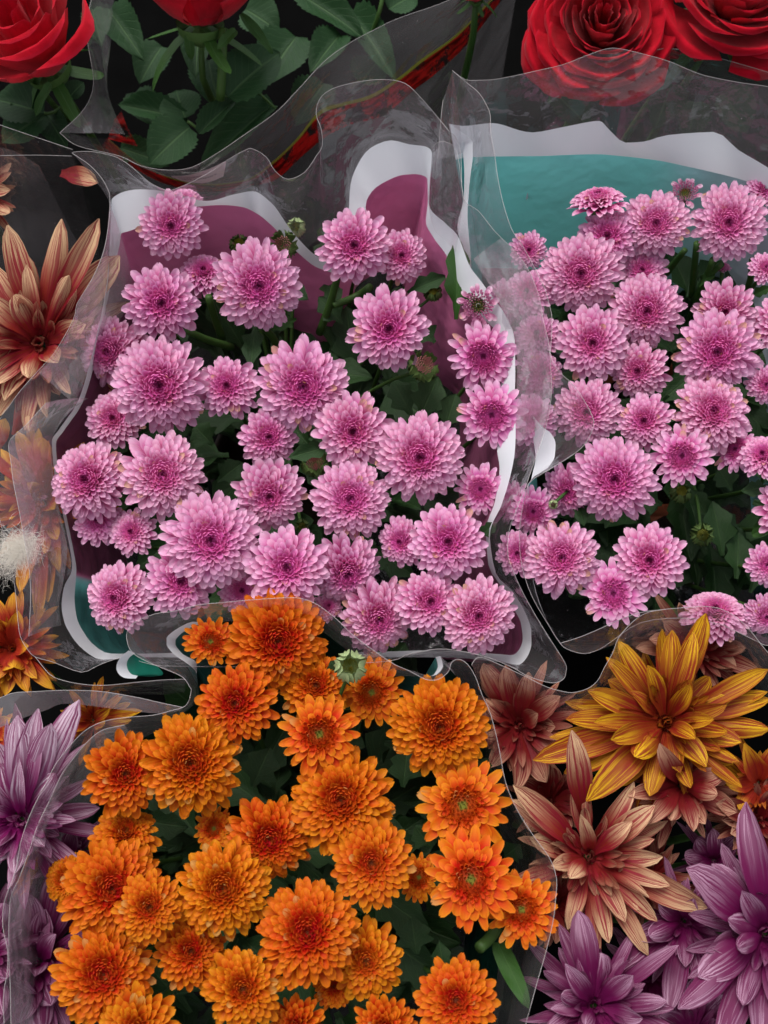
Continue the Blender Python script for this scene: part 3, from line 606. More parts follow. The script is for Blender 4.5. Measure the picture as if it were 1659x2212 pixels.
sheet(t, [(237,440,.29),(228,520,.288),(205,590,.284),(168,657,.28),(159,695,.278),(119,765,.275),(83,805,.272)], [(285,590,.24),(285,640,.238),(260,690,.236),(230,740,.235),(200,790,.234),(180,830,.233),(160,870,.232)], 'film_hazy', 40, 4, .0008, 20, False)
sheet(t, [(933,320,.30),(945,308,.305),(964,307,.305),(987,330,.30),(1001,428,.295)], [(925,430,.27),(930,470,.27),(940,500,.268),(962,520,.265),(985,545,.262)], 'film', 40, 4, .0006, 8)
# --- the sleeve of the right pink plant
B_rim = [(977,152),(1005,172),(1040,173),(1065,172),(1110,164),(1154,154),(1215,140),(1262,122),(1308,106),(1337,105),(1387,116),(1444,132),(1491,152),(1530,165),(1602,179),(1659,187),(1760,210),(1850,400),(1880,900),(1850,1300),(1700,1400),(1560,1350),(1473,1335),(1384,1345),(1326,1382),(1296,1402),(1261,1412),(1225,1402),(1209,1388),(1185,1350),(1150,1290),(1128,1225),(1122,1160),(1128,1100),(1143,1044),(1184,1016),(1241,980),(1268,953),(1282,921),(1280,900),(1260,862),(1234,827),(1216,811),(1198,789),(1189,766),(1192,720),(1192,683),(1187,660),(1178,626),(1162,592),(1144,558),(1124,523),(1105,494),(1087,439),(1076,387),(1069,337),(1060,284),(1059,250),(1052,229),(1034,200),(1005,176)]
def rb_(p): return B_rim.index(p)
B_st = [((977,152),(969,267),(984,345),.31,.272,.255,1), ((1005,172),(1000,272),(1010,340),.31,.272,.255,1), ((1065,172),(1065,266),(1065,338),.315,.272,.255,1), ((1154,154),(1151,286),(1172,337),.315,.27,.255,1), ((1215,140),(1208,276),(1215,335),.315,.27,.255,1), ((1308,106),(1294,261),(1290,333),.32,.275,.255,1), ((1337,105),(1314,278),(1330,336),.32,.273,.255,1), ((1387,116),(1351,308),(1387,342),.32,.27,.255,1), ((1444,132),(1390,306),(1430,348),.318,.27,.255,.95), ((1491,152),(1441,292),(1477,358),.316,.272,.255,.85), ((1530,165),(1541,285),(1548,374),.316,.273,.255,.7), ((1602,179),(1595,324),(1620,394),.314,.27,.255,.6), ((1659,187),(1659,362),(1690,430),.312,.268,.255,.5), ((1760,210),(1740,420),(1740,470),.31,.266,.255,.5), ((1880,900),(1800,900),(1770,900),.29,.255,.245,.5), ((1850,1300),(1780,1250),(1780,1250),.27,.235,.235,2), ((1560,1350),(1570,1352),(1570,1352),.255,.21,.21,2), ((1326,1382),(1330,1384),(1330,1384),.252,.205,.205,2), ((1209,1388),(1215,1378),(1215,1378),.252,.20,.20,2), ((1128,1225),(1150,1240),(1150,1240),.262,.20,.20,2), ((1143,1044),(1142,1046),(1138,1052),.28,.262,.256,1), ((1184,1016),(1184,1010),(1146,1040),.28,.262,.254,1), ((1241,980),(1198,987),(1150,1024),.282,.262,.254,1), ((1282,921),(1200,959),(1157,990),.284,.262,.252,1), ((1260,862),(1190,936),(1155,968),.285,.26,.25,1), ((1216,811),(1172,922),(1150,940),.286,.258,.248,.8), ((1192,683),(1090,800),(1085,790),.288,.24,.235,.8), ((1178,626),(1040,660),(1030,650),.29,.25,.242,.8), ((1144,558),(1019,590),(1005,580),.292,.256,.248,.9), ((1124,523),(1017,555),(1000,540),.294,.26,.252,1), ((1087,439),(1010,467),(988,490),.298,.264,.255,1), ((1069,337),(1014,398),(1002,421),.302,.268,.257,1), ((1060,284),(1021,341),(1003,375),.306,.27,.258,1), ((1034,200),(1021,307),(994,310),.308,.272,.258,1)]
t = thing('plastic_sleeve', 'clear flared plastic sleeve with white and teal print around the right pink chrysanthemums', 'sleeve'); sleeve_b = t
sleeve(t, B_rim, [(rb_(s[0]),)+s[1:] for s in B_st], .11, (1480, 900), seed=9)
sheet(t, [(957,216,.308),(952,262,.305),(949,303,.30),(946,345,.295)], [(977,156,.31),(985,200,.30),(992,260,.29),(1000,330,.28)], 'film', 20, 3, .0004, 5)
# --- the sleeve of the orange plant
D_rim = [(30,2330),(9,2208),(8,2145),(16,2098),(16,2050),(6,2003),(8,1955),(19,1920),(35,1876),(44,1822),(63,1765),(85,1718),(101,1689),(120,1651),(152,1610),(184,1578),(222,1559),(269,1550),(330,1545),(370,1535),(395,1528),(407,1516),(413,1493),(410,1484),(395,1463),(366,1449),(322,1431),(287,1411),(275,1387),(275,1364),(292,1344),(335,1326),(378,1320),(427,1307),(476,1302),(541,1296),(622,1291),(655,1294),(687,1307),(730,1340),(759,1369),(801,1401),(850,1434),(886,1450),(918,1467),(945,1468),(968,1452),(975,1432),(990,1424),(1009,1434),(1027,1462),(1041,1500),(1060,1543),(1078,1616),(1092,1689),(1118,1751),(1155,1809),(1187,1853),(1202,1897),(1200,1944),(1195,1988),(1180,2054),(1162,2116),(1144,2182),(1136,2212),(1110,2330),(800,2480),(300,2480)]
def rd(p): return D_rim.index(p)
D_st = [((30,2330),(90,2330),(90,2330),.262,.20,.20,2), ((16,2050),(110,2060),(110,2060),.264,.19,.19,2), ((19,1920),(120,1920),(120,1920),.266,.19,.19,2), ((85,1718),(160,1740),(160,1740),.268,.19,.19,2), ((184,1578),(240,1640),(240,1640),.27,.20,.20,2), ((269,1550),(300,1600),(300,1600),.27,.215,.215,2), ((370,1535),(370,1560),(370,1560),.27,.225,.225,2), ((413,1493),(430,1500),(430,1500),.272,.23,.23,2), ((395,1463),(425,1455),(425,1455),.274,.24,.24,2), ((366,1449),(408,1436),(425,1432),.275,.25,.24,1.85), ((322,1431),(375,1413),(395,1413),.276,.254,.245,1.85), ((287,1411),(360,1393),(379,1393),.277,.256,.247,1.85), ((275,1364),(360,1378),(379,1383),.278,.257,.248,1.85), ((292,1344),(378,1361),(391,1369),.279,.257,.248,1.85), ((335,1326),(416,1343),(420,1352),.28,.256,.247,1.85), ((427,1307),(450,1345),(450,1345),.28,.25,.25,2), ((541,1296),(550,1340),(550,1340),.28,.24,.24,2), ((655,1294),(660,1350),(660,1350),.28,.24,.24,2), ((759,1369),(760,1410),(760,1410),.278,.235,.235,2), ((850,1434),(850,1460),(850,1460),.276,.232,.232,2), ((918,1467),(938,1461),(930,1461),.275,.255,.245,1.85), ((945,1468),(957,1440),(946,1440),.275,.257,.247,1.85), ((975,1432),(951,1417),(941,1420),.275,.257,.247,1.85), ((1009,1434),(985,1460),(985,1460),.275,.24,.24,2), ((1041,1500),(1020,1530),(1020,1530),.274,.22,.22,2), ((1078,1616),(1050,1640),(1050,1640),.272,.21,.21,2), ((1118,1751),(1070,1760),(1070,1760),.27,.20,.20,2), ((1202,1897),(1110,1900),(1110,1900),.268,.19,.19,2), ((1180,2054),(1080,2060),(1080,2060),.266,.19,.19,2), ((1136,2212),(1060,2212),(1060,2212),.264,.19,.19,2), ((800,2480),(780,2420),(780,2420),.26,.2,.2,2), ((300,2480),(320,2420),(320,2420),.26,.2,.2,2)]
t = thing('plastic_sleeve', 'clear wavy plastic sleeve around the orange chrysanthemums at the bottom', 'sleeve')
sleeve(t, D_rim, [(rd(s[0]),)+s[1:] for s in D_st], .06, (600, 1850), seed=14)
sheet(t, [(269,1566,.266),(222,1577,.266),(190,1601,.265),(158,1639,.265),(133,1673,.264),(108,1727,.264),(82,1781,.263),(63,1838,.262),(41,1898,.262),(22,1946,.261),(19,2050,.26),(22,2130,.26),(24,2230,.26)], [(300,1620,.19),(270,1650,.18),(240,1690,.17),(220,1730,.17),(200,1780,.16),(180,1830,.16),(160,1880,.16),(150,1940,.15),(140,1990,.15),(140,2040,.15),(140,2090,.15),(140,2150,.15),(150,2230,.15)], 'film_hazy', 50, 4, .0012, 6)
# green fold of printed film caught between the sleeves
o = strip('printed_fold', t, [np.array([P(x, y, .258) for x, y in catmull([(278,1405),(262,1418),(252,1436),(254,1452),(268,1464),(293,1466)], 24)]), np.array([P(x, y, .25) for x, y in catmull([(292,1411),(280,1420),(274,1432),(276,1446),(284,1456),(298,1460)], 24)])], M['white_print'], False, 2)
o = strip('printed_fold', t, [np.array([P(x, y, .25) for x, y in catmull([(292,1411),(280,1420),(274,1432),(276,1446),(284,1456),(298,1460)], 24)]), np.array([P(x, y, .235) for x, y in catmull([(320,1425),(340,1440),(350,1450),(352,1456),(345,1460),(320,1462)], 24)])], M['print'], False, 2, 0, np.tile(DGREEN, (24, 1)))
# --- the sleeve of the striped flowers, right
t = thing('plastic_sleeve', 'clear plastic sleeve behind the yellow and salmon striped flowers', 'sleeve')
sheet(t, [(1019,1437,.262),(1022,1430,.262),(1035,1420,.262),(1062,1428,.262),(1100,1445,.262),(1138,1463,.262),(1179,1483,.262),(1209,1492,.263),(1238,1496,.264),(1270,1487,.266),(1291,1470,.268),(1305,1443,.27),(1323,1411,.272),(1340,1372,.274),(1384,1330,.275),(1431,1317,.276),(1490,1312,.277),(1527,1310,.277),(1566,1319,.276),(1610,1350,.275),(1659,1410,.274),(1740,1500,.272)],
      [(1040,1520,.19),(1045,1520,.19),(1060,1520,.19),(1080,1525,.19),(1110,1535,.19),(1140,1540,.19),(1180,1550,.19),(1210,1555,.19),(1240,1560,.19),(1270,1560,.19),(1295,1550,.19),(1315,1530,.19),(1335,1510,.19),(1360,1490,.19),(1400,1470,.19),(1440,1455,.19),(1490,1445,.19),(1530,1440,.19),(1570,1445,.19),(1610,1460,.19),(1650,1510,.19),(1720,1580,.19)], 'film', 110, 5, .0010, 21)
sheet(t, [(1209,1390,.274),(1253,1376,.275),(1296,1358,.276),(1340,1338,.277),(1384,1323,.278),(1431,1317,.278)], [(1225,1402,.262),(1261,1412,.26),(1300,1402,.26),(1345,1385,.26),(1395,1360,.262),(1440,1340,.264)], 'film', 40, 3, .0006, 22)
# --- the sleeve of the striped flowers, lower left
t = thing('plastic_sleeve', 'clear plastic sleeve edge above the purple striped flower at left', 'sleeve')
sheet(t, [(-30,1512,.27),(0,1507,.27),(29,1497,.27),(73,1494,.27),(146,1491,.27),(220,1494,.27),(293,1506,.27),(351,1519,.27),(395,1528,.27)], [(-30,1585,.262),(0,1572,.262),(44,1553,.262),(97,1535,.262),(132,1521,.262),(182,1523,.262),(293,1537,.262),(351,1541,.262),(390,1535,.264)], 'film_hazy', 60, 3, .0004, 31)
sheet(t, [(76,1419,.256),(108,1457,.256),(141,1471,.256),(187,1479,.256),(234,1480,.256),(293,1474,.256),(351,1469,.256),(401,1467,.258)], [(100,1450,.20),(130,1480,.20),(160,1495,.20),(200,1500,.20),(240,1500,.20),(293,1500,.20),(351,1500,.20),(400,1495,.22)], 'film', 40, 3, .0006, 32)
# --- sleeves at the upper left
t = thing('plastic_sleeve', 'clear plastic sleeve with straight edge behind the salmon striped flower', 'sleeve')
sheet(t, [(-30,258,.285),(0,270,.285),(80,297,.285),(157,323,.285)], [(-60,640,.06),(40,660,.06),(140,660,.06),(230,600,.06)], 'film_clear', 30, 5, .0012, 41)
sheet(t, [(-30,337,.28),(0,336,.28),(80,335,.28),(155,337,.28)], [(-60,680,.05),(60,690,.05),(170,690,.05),(270,640,.05)], 'film_clear', 30, 5, .0012, 42)
sheet(t, [(-40,312,.27),(0,318,.27),(40,330,.27),(85,358,.27)], [(-40,640,.12),(30,640,.12),(110,620,.12),(210,600,.12)], 'film', 30, 4, .0008, 44, False)
# --- rose sleeves
t = thing('plastic_sleeve', 'clear plastic sleeve with red printed hem around the rose plant at upper left', 'sleeve')
sheet(t, [(210,-40,.25),(197,0,.25),(190,36,.25),(188,79,.25),(195,125,.25),(202,172,.25),(195,211,.25),(172,247,.252),(129,287,.254)], [(250,-40,.21),(246,0,.21),(245,40,.21),(242,70,.21),(236,119,.21),(231,160,.21),(235,206,.21),(251,251,.21),(270,290,.21)], 'film_hazy', 50, 4, .0005, 51)
F_top = [(129,287),(168,315),(258,337),(304,358),(358,367),(412,362),(466,333),(519,297),(594,244),(647,190),(701,132),(755,93),(809,64),(862,39),(970,0),(1040,-45),(1090,-90)]
F_mid = [(235,300),(290,345),(360,380),(410,394),(455,398),(505,393),(545,382),(590,348),(640,300),(690,240),(740,222),(800,205),(860,168),(910,128),(985,75),(1055,5),(1100,-40)]
F_bot = [(225,320),(285,360),(350,395),(405,410),(455,415),(510,412),(555,400),(600,386),(655,335),(705,295),(760,268),(826,250),(898,192),(940,160),(1010,95),(1075,12),(1120,-40)]
n_ = 80
Ra = np.array([P(x, y, .25) for x, y in catmull(F_top, n_)]); Rm = np.array([P(x, y, .185) for x, y in catmull(F_mid, n_)]); Rl = np.array([P(x, y, .182) for x, y in catmull(np.array(F_mid, float)*.86+np.array(F_bot, float)*.14, n_)]); Rb = np.array([P(x, y, .165) for x, y in catmull(F_bot, n_)]); Rg = Rb+np.array([0, .015, -.13])
strip('film', t, [Ra, Rm], M['film'], False, 6, .0015, None, 52); hem(t, Ra)
strip('yellow_line', t, [Rm, Rl], M['yellow_line'], False, 1); strip('red_hem', t, [Rl, Rb], M['red_print'], False, 3, .0012, None, 4); strip('film', t, [Rb, Rg], M['film'], False, 2)
obj('red_hem', mesh('red_hem', [P(233,300,.17), P(297,316,.17), P(275,275,.18), P(262,240,.19), P(247,258,.185)], [(0, 1, 2, 4), (2, 3, 4)], M['red_print'], None, False), t)
# ================================================================== plant label on the rose sleeve
LT = np.array([P(x, y, z) for x, y, z in catmull([(370,380,.232),(402,379,.235),(428,373,.237),(454,364,.238),(489,347,.24)], 13)])
LB = np.array([P(x, y, z) for x, y, z in catmull([(372,383,.228),(398,392,.222),(428,396,.222),(454,393,.224),(483,381,.226)], 13)])
lab = strip('plant_label', None, [LT, LB], M['paper'], False, 2)
tag(lab, 'small white paper plant label with dark print stuck on the rose sleeve', 'label')
for txt, f, u0, u1 in (('plantenpas/', .30, .10, .56), ('plant passport', .56, .12, .86)):
    cu = bpy.data.curves.new('text', 'FONT'); cu.body = txt; cu.size = 1.0
    to = bpy.data.objects.new('text', cu); COL.objects.link(to); dg = bpy.context.evaluated_depsgraph_get(); tm = bpy.data.meshes.new_from_object(to.evaluated_get(dg)); bpy.data.objects.remove(to)
    co = np.zeros(len(tm.vertices)*3); tm.vertices.foreach_get('co', co); co = co.reshape(-1, 3); wmax = co[:, 0].max()
    uu = (u0+(u1-u0)*co[:, 0]/wmax)*12; i = np.clip(uu.astype(int), 0, 11); fr = (uu-i)[:, None]
    a = LT[i]*(1-fr)+LT[i+1]*fr; b = LB[i]*(1-fr)+LB[i+1]*fr; g_ = (f-co[:, 1]*.17)[:, None]
    nn = np.cross(LB[6]-LT[6], LT[7]-LT[6]); nn = nrm(nn); nn = nn*np.sign(nn.dot(CAM-LT[6]))
    tm.vertices.foreach_set('co', (a*(1-g_)+b*g_+nn*.0007).ravel()); tm.materials.clear(); tm.materials.append(M['ink']); tm.update()
    obj('print', tm, lab)
# ================================================================== left pink plant
PA = [(370,487,76,1,'M',(-.12,.0)),(402,432,42,-.6,'M',(.1,.8)),(348,655,88,1,'M',(0,.05)),(440,590,56,-1,'M'),(558,617,102,1,'L',(.08,-.02)),(765,530,84,1.3,'M',(0,.1)),(866,552,64,.2,'M',(.15,.1)),(840,710,94,1,'M',(0,.02)),(1033,660,47,1,'Y',(0,0)),(1044,770,73,.8,'S',(0,0)),(1062,897,71,.9,'S',(.02,0)),(238,760,78,-1,'L'),(345,832,105,1.4,'L',(-.06,0)),(492,835,69,.2,'M'),(655,835,107,1.2,'L',(0,0)),(245,905,68,-1.3,'M'),(762,932,88,1.2,'M',(0,.0)),(580,945,66,-.3,'M'),(907,988,102,1.6,'L',(0,0)),(190,1038,88,.4,'L'),(350,1025,94,1,'L',(0,.02)),(582,1070,84,.6,'M'),(757,1078,92,.8,'L',(0,.03)),(1038,1057,58,0,'S',(0,0)),(455,1168,106,1.6,'L',(0,0)),(285,1150,52,-1,'M'),(212,1125,56,-1.2,'M'),(968,1170,87,1.4,'M',(0,0)),(866,1170,57,-.2,'M'),(620,1225,92,1.3,'M',(0,.02)),(748,1235,78,.1,'L'),(252,1292,82,0,'L'),(390,1255,78,.2,'M'),(928,1300,72,.4,'M'),(1033,1330,85,.8,'L',(.06,-.05)),(818,1335,86,-.5,'L'),(522,1275,52,-.9,'M'),(708,1310,34,-1,'M')]
pa, ca_ = plant('chrysanthemum_plant', 'pink chrysanthemum plant in the plum printed sleeve, left of the other pink one', 'plant', 'pink', PA, (620, 950), .25, 300)
for b in ((517,528,22,.235,'dark'),(613,530,27,.245,'rim'),(914,792,29,.25,'rim'),(935,632,20,.235,'dark'),(681,1003,26,.238,'rim'),(652,1137,16,.235,'dark'),(640,492,20,.23,'big')): bud(pa, *b, (ca_[0], ca_[1], .12))
foliage(pa, ca_, .115, .135, 230, .10, .195, 5, size=(.03, .05))
for kd, b, t_, w_, zb, zt in (('fresh',(985,690),(990,512),62,.24,.268),('mum',(880,632),(962,594),44,.235,.245),('mum',(552,705),(540,780),52,.225,.235),('mum',(720,962),(628,985),46,.25,.258),('mum',(905,905),(945,815),80,.215,.23),('mum',(890,900),(850,820),70,.21,.22),('mum',(960,930),(985,850),70,.215,.225),('mum',(700,600),(730,650),50,.21,.22),('mum',(610,620),(660,640),50,.225,.232),('mum',(740,700),(690,640),60,.21,.22),('mum',(460,960),(420,920),70,.20,.21),('mum',(470,1040),(520,1000),60,.20,.21),('mum',(1035,1160),(1070,1130),34,.25,.258),('fresh',(640,690),(590,705),40,.225,.235),('fresh',(990,660),(1030,635),26,.25,.258),('mum',(940,740),(900,700),60,.21,.215)): leaf_px(pa, kd, b, t_, w_, zb, zt)
for pts in (((735,575,.25),(715,650,.225),(690,720,.20)),((405,715,.235),(450,735,.22),(500,750,.20)),((450,640,.24),(465,690,.22),(480,730,.20)),((560,700,.24),(590,730,.22),(600,760,.2)),((720,660,.225),(770,640,.22),(800,620,.23))):
    V, F = tube(catmull([P(*p) for p in pts], 8), .0021, .0026, 8); obj('stem', mesh('stem', V, F, M['stem']), pa)
# ================================================================== right pink plant
PB = [(1292,430,66,1,'M',(-.05,1.55)),(1417,482,74,1,'L',(.05,.10)),(1480,415,36,-.2,'Y',(0,.5)),(1575,480,85,1.2,'L',(0,.06)),(1652,408,42,.4,'M'),(1312,512,70,.4,'M',(0,.25)),(1255,590,88,1.3,'L',(0,0)),(1142,540,43,0,'M',(.1,.1)),(1387,585,56,-.8,'M'),(1397,672,84,1,'L',(.05,.02)),(1567,672,72,.2,'M',(0,-.1)),(1550,760,95,1.4,'L',(.02,0)),(1280,740,82,1.1,'M',(.03,0)),(1380,800,67,.2,'M'),(1655,578,38,.5,'M'),(1268,890,78,.4,'L'),(1393,910,62,.8,'M'),(1540,890,84,.9,'L'),(1328,1035,94,1.5,'L',(0,0)),(1473,985,66,1.2,'S',(0,.0)),(1655,830,44,.6,'M'),(1588,970,52,-.2,'S'),(1648,985,52,.8,'M'),(1226,1060,58,-.2,'M'),(1152,1105,48,.3,'S'),(1118,1195,52,.2,'M'),(1213,1205,82,1.2,'L',(.05,0)),(1403,1210,86,1.3,'M',(0,0)),(1325,1282,70,.6,'S',(.05,0)),(1658,1220,46,.8,'M'),(1545,1322,70,-.4,'L',(.1,.75)),(1655,1330,48,.2,'L'),(1140,632,58,.0,'M'),(1160,722,54,-.4,'M'),(1170,808,54,-.6,'M'),(1150,905,62,.0,'M'),(1090,650,52,-.6,'L'),(1560,577,20,-1.5,'M',(0,1.4)),(1110,1080,40,-.5,'M'),(1690,700,70,0,'M'),(1700,1100,70,0,'M')]
pb, cb_ = plant('chrysanthemum_plant', 'pink chrysanthemum plant in the teal printed sleeve at the right', 'plant', 'pink', PB, (1450, 880), .25, 300)
for b in ((1517,1155,25,.225,'dark'),(1470,1064,23,.238,'dark'),(1195,1090,10,.258,'big')): bud(pb, *b, (cb_[0], cb_[1], .12))
foliage(pb, cb_, .115, .135, 230, .10, .19, 6, size=(.03, .05))
for kd, b, t_, w_, zb, zt in (('mum',(1245,1080),(1262,1128),40,.24,.248),('mum',(1560,1200),(1545,1085),75,.205,.22),('mum',(1590,1250),(1600,1150),70,.20,.21),('mum',(1660,1050),(1610,1060),42,.24,.246),('mum',(1530,1120),(1500,1060),50,.20,.21),('mum',(1430,1090),(1380,1075),60,.21,.215),('mum',(1620,1280),(1655,1200),60,.20,.21),('mum',(1580,1060),(1555,1010),60,.205,.21),('fresh',(1510,620),(1560,560),26,.225,.235),('fresh',(1620,640),(1665,620),26,.225,.235),('strap',(1630,1150),(1665,1100),22,.235,.245),('strap',(1625,1155),(1670,1135),22,.235,.245),('mum',(1230,1290),(1250,1260),44,.22,.228)): leaf_px(pb, kd, b, t_, w_, zb, zt)
for pts in (((1505,525,.25),(1500,580,.225),(1495,640,.20)),((1540,560,.245),(1525,600,.225),(1500,650,.2)),((1625,560,.245),(1620,610,.225),(1600,650,.2)),((1560,570,.24),(1535,590,.23),(1520,600,.222)),((1480,540,.235),(1455,570,.22),(1440,590,.21))):
    V, F = tube(catmull([P(*p) for p in pts], 8), .0019, .0024, 8); obj('stem', mesh('stem', V, F, M['stem']), pb)
# ================================================================== orange plant
PD = [(455,1386,52,.6,'S',(.05,0)),(600,1385,108,1.2,'L',(.08,-.06)),(510,1520,94,1.3,'M',(-.15,0)),(682,1482,78,0,'M',(.05,.1)),(803,1496,70,-.6,'S',(0,0)),(690,1586,84,1.6,'S',(0,.02)),(950,1570,107,1.5,'L',(0,-.03)),(270,1672,92,1,'M',(.1,0)),(412,1650,116,1.5,'L',(-.02,0)),(738,1730,118,1.2,'L',(-.08,.03)),(1000,1740,94,1,'S',(.04,0)),(582,1812,94,.2,'L'),(803,1865,94,1.4,'M',(.02,-.05)),(272,1802,74,-.3,'M',(0,.7)),(462,1790,44,-.6,'S'),(242,1920,108,1.2,'L',(.1,0)),(322,1960,80,2,'M',(.0,.0)),(482,1920,108,1.7,'L',(-.04,0)),(1018,1900,97,1.7,'S',(0,-.02)),(1127,1965,74,.8,'S',(0,-.05)),(905,1895,48,-1,'S'),(142,1900,56,-1.2,'L'),(665,2015,116,1.7,'L',(-.03,.02)),(224,2105,112,1.2,'L',(0,-.05)),(412,2055,80,.4,'M',(.05,.0)),(525,2137,90,1.6,'M',(0,-.05)),(790,2075,90,.2,'M'),(985,2162,98,1.2,'M',(0,-.05)),(295,2225,88,1.2,'M'),(640,2218,64,0,'M'),(830,2222,70,.8,'M'),(720,2130,50,-.6,'M')]
pd, cd_ = plant('chrysanthemum_plant', 'orange chrysanthemum plant in a clear sleeve at the bottom', 'plant', 'orange', PD, (620, 1830), .25, 300)
bud(pd, 757, 1440, 34, .268, 'big', (cd_[0], cd_[1], .12))
foliage(pd, cd_, .115, .12, 220, .10, .19, 7, size=(.03, .05))
for kd, b, t_, w_, zb, zt in (('strap',(1075,2035),(1135,2165),44,.235,.255),('mum',(545,1700),(580,1620),90,.205,.215),('mum',(870,1700),(880,1620),80,.20,.21),('mum',(960,2110),(950,2040),50,.22,.23),('mum',(900,2060),(890,1990),90,.195,.205),('mum',(300,1770),(400,1790),70,.2,.205),('mum',(1040,1670),(1050,1640),40,.24,.245),('mum',(930,1830),(900,1790),60,.2,.21),('mum',(730,1450),(715,1430),40,.25,.255),('mum',(1090,1850),(1120,1830),60,.2,.21)): leaf_px(pd, kd, b, t_, w_, zb, zt)
V, F = tube(catmull([P(1035,2048,.25), P(1055,2030,.245), P(1075,2005,.24)], 6), .0028, .0028, 8); obj('stem', mesh('stem', V, F, M['stem']), pd)
# pots under the three plants
for (cc, lb, pm_) in ((ca_, 'dark brown pot under the left pink chrysanthemum plant', 'pot_plastic'), (cb_, 'terracotta pot under the right pink chrysanthemum plant', 'terracotta'), (cd_, 'dark brown pot under the orange chrysanthemum plant', 'pot_plastic')):
    prof = [(.040, .002), (.052, .070), (.058, .070), (.059, .087), (.055, .087), (.053, .077), (.0, .077)]; nu = 28; V = []; F = []
    for r, z in prof:
        for i in range(nu): a = i*2*math.pi/nu; V.append((r*math.cos(a), r*math.sin(a), z))
    for j in range(len(prof)-1):
        for i in range(nu): F.append((j*nu+i, j*nu+(i+1) % nu, (j+1)*nu+(i+1) % nu, (j+1)*nu+i))
    p_ = thing('flower_pot', lb, 'pot', (cc[0], cc[1], 0)); obj('pot_wall', mesh('pot_wall', V, F[:nu*5], M[pm_]), p_); obj('soil', mesh('soil', V[5*nu:6*nu], [tuple(range(nu))], M['soil']), p_)
# ================================================================== striped flowers at the right
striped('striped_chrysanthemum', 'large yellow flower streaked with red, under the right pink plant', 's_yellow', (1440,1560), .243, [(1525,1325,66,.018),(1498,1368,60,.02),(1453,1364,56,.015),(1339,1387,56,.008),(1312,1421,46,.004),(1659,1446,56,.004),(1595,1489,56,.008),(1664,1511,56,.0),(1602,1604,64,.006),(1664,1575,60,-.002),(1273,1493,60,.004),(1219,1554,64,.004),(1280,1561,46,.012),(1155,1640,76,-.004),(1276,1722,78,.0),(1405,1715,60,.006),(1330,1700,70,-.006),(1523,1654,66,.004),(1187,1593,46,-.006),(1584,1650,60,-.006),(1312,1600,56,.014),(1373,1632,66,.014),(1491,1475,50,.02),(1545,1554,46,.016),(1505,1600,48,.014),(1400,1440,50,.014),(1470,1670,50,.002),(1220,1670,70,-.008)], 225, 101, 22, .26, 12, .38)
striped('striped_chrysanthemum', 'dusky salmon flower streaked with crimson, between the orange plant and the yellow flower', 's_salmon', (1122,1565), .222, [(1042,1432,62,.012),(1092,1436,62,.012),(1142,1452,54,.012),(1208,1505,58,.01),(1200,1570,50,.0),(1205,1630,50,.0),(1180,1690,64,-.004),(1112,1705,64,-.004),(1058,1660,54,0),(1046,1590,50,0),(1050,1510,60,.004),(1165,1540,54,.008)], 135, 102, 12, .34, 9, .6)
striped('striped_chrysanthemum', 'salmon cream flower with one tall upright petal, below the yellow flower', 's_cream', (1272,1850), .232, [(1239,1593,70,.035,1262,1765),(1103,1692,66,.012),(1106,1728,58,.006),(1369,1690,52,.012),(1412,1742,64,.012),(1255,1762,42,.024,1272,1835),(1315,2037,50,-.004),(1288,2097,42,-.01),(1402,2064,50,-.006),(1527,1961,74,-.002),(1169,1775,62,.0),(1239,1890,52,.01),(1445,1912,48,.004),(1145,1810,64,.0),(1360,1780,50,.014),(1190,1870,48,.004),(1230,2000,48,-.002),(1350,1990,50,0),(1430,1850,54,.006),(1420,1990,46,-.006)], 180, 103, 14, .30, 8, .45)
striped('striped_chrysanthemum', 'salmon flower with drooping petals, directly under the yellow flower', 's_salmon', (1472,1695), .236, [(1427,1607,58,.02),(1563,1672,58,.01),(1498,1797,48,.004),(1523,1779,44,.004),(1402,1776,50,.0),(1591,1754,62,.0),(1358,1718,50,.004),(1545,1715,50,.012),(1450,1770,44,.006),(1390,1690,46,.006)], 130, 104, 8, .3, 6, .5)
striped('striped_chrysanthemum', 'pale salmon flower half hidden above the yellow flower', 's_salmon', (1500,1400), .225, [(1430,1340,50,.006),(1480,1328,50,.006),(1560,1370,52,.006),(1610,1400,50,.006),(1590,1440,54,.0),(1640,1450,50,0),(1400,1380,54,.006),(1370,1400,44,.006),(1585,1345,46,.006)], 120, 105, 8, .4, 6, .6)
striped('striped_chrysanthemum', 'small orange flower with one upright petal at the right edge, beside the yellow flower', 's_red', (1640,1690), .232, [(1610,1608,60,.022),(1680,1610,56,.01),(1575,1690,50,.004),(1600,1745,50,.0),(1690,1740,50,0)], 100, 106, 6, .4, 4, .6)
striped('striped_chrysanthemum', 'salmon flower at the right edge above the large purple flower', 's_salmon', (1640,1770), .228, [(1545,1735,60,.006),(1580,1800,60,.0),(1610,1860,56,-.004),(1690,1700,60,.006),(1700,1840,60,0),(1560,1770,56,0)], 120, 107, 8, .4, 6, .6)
striped('striped_chrysanthemum', 'large purple flower with long white streaked petals at the right edge', 's_purple', (1655,2015), .25, [(1478,1872,104,.012),(1613,1733,84,.012),(1540,1868,74,.006),(1575,1985,58,.012),(1510,2110,90,.002),(1465,2178,70,-.002),(1553,2265,78,-.004),(1640,2255,84,-.004),(1720,1840,76,.006),(1590,2050,50,.016),(1600,1920,60,.014),(1525,1925,60,.004),(1700,2200,80,0),(1535,2050,60,-.004),(1605,2170,60,.004)], 210, 108, 12, .28, 8, .45)
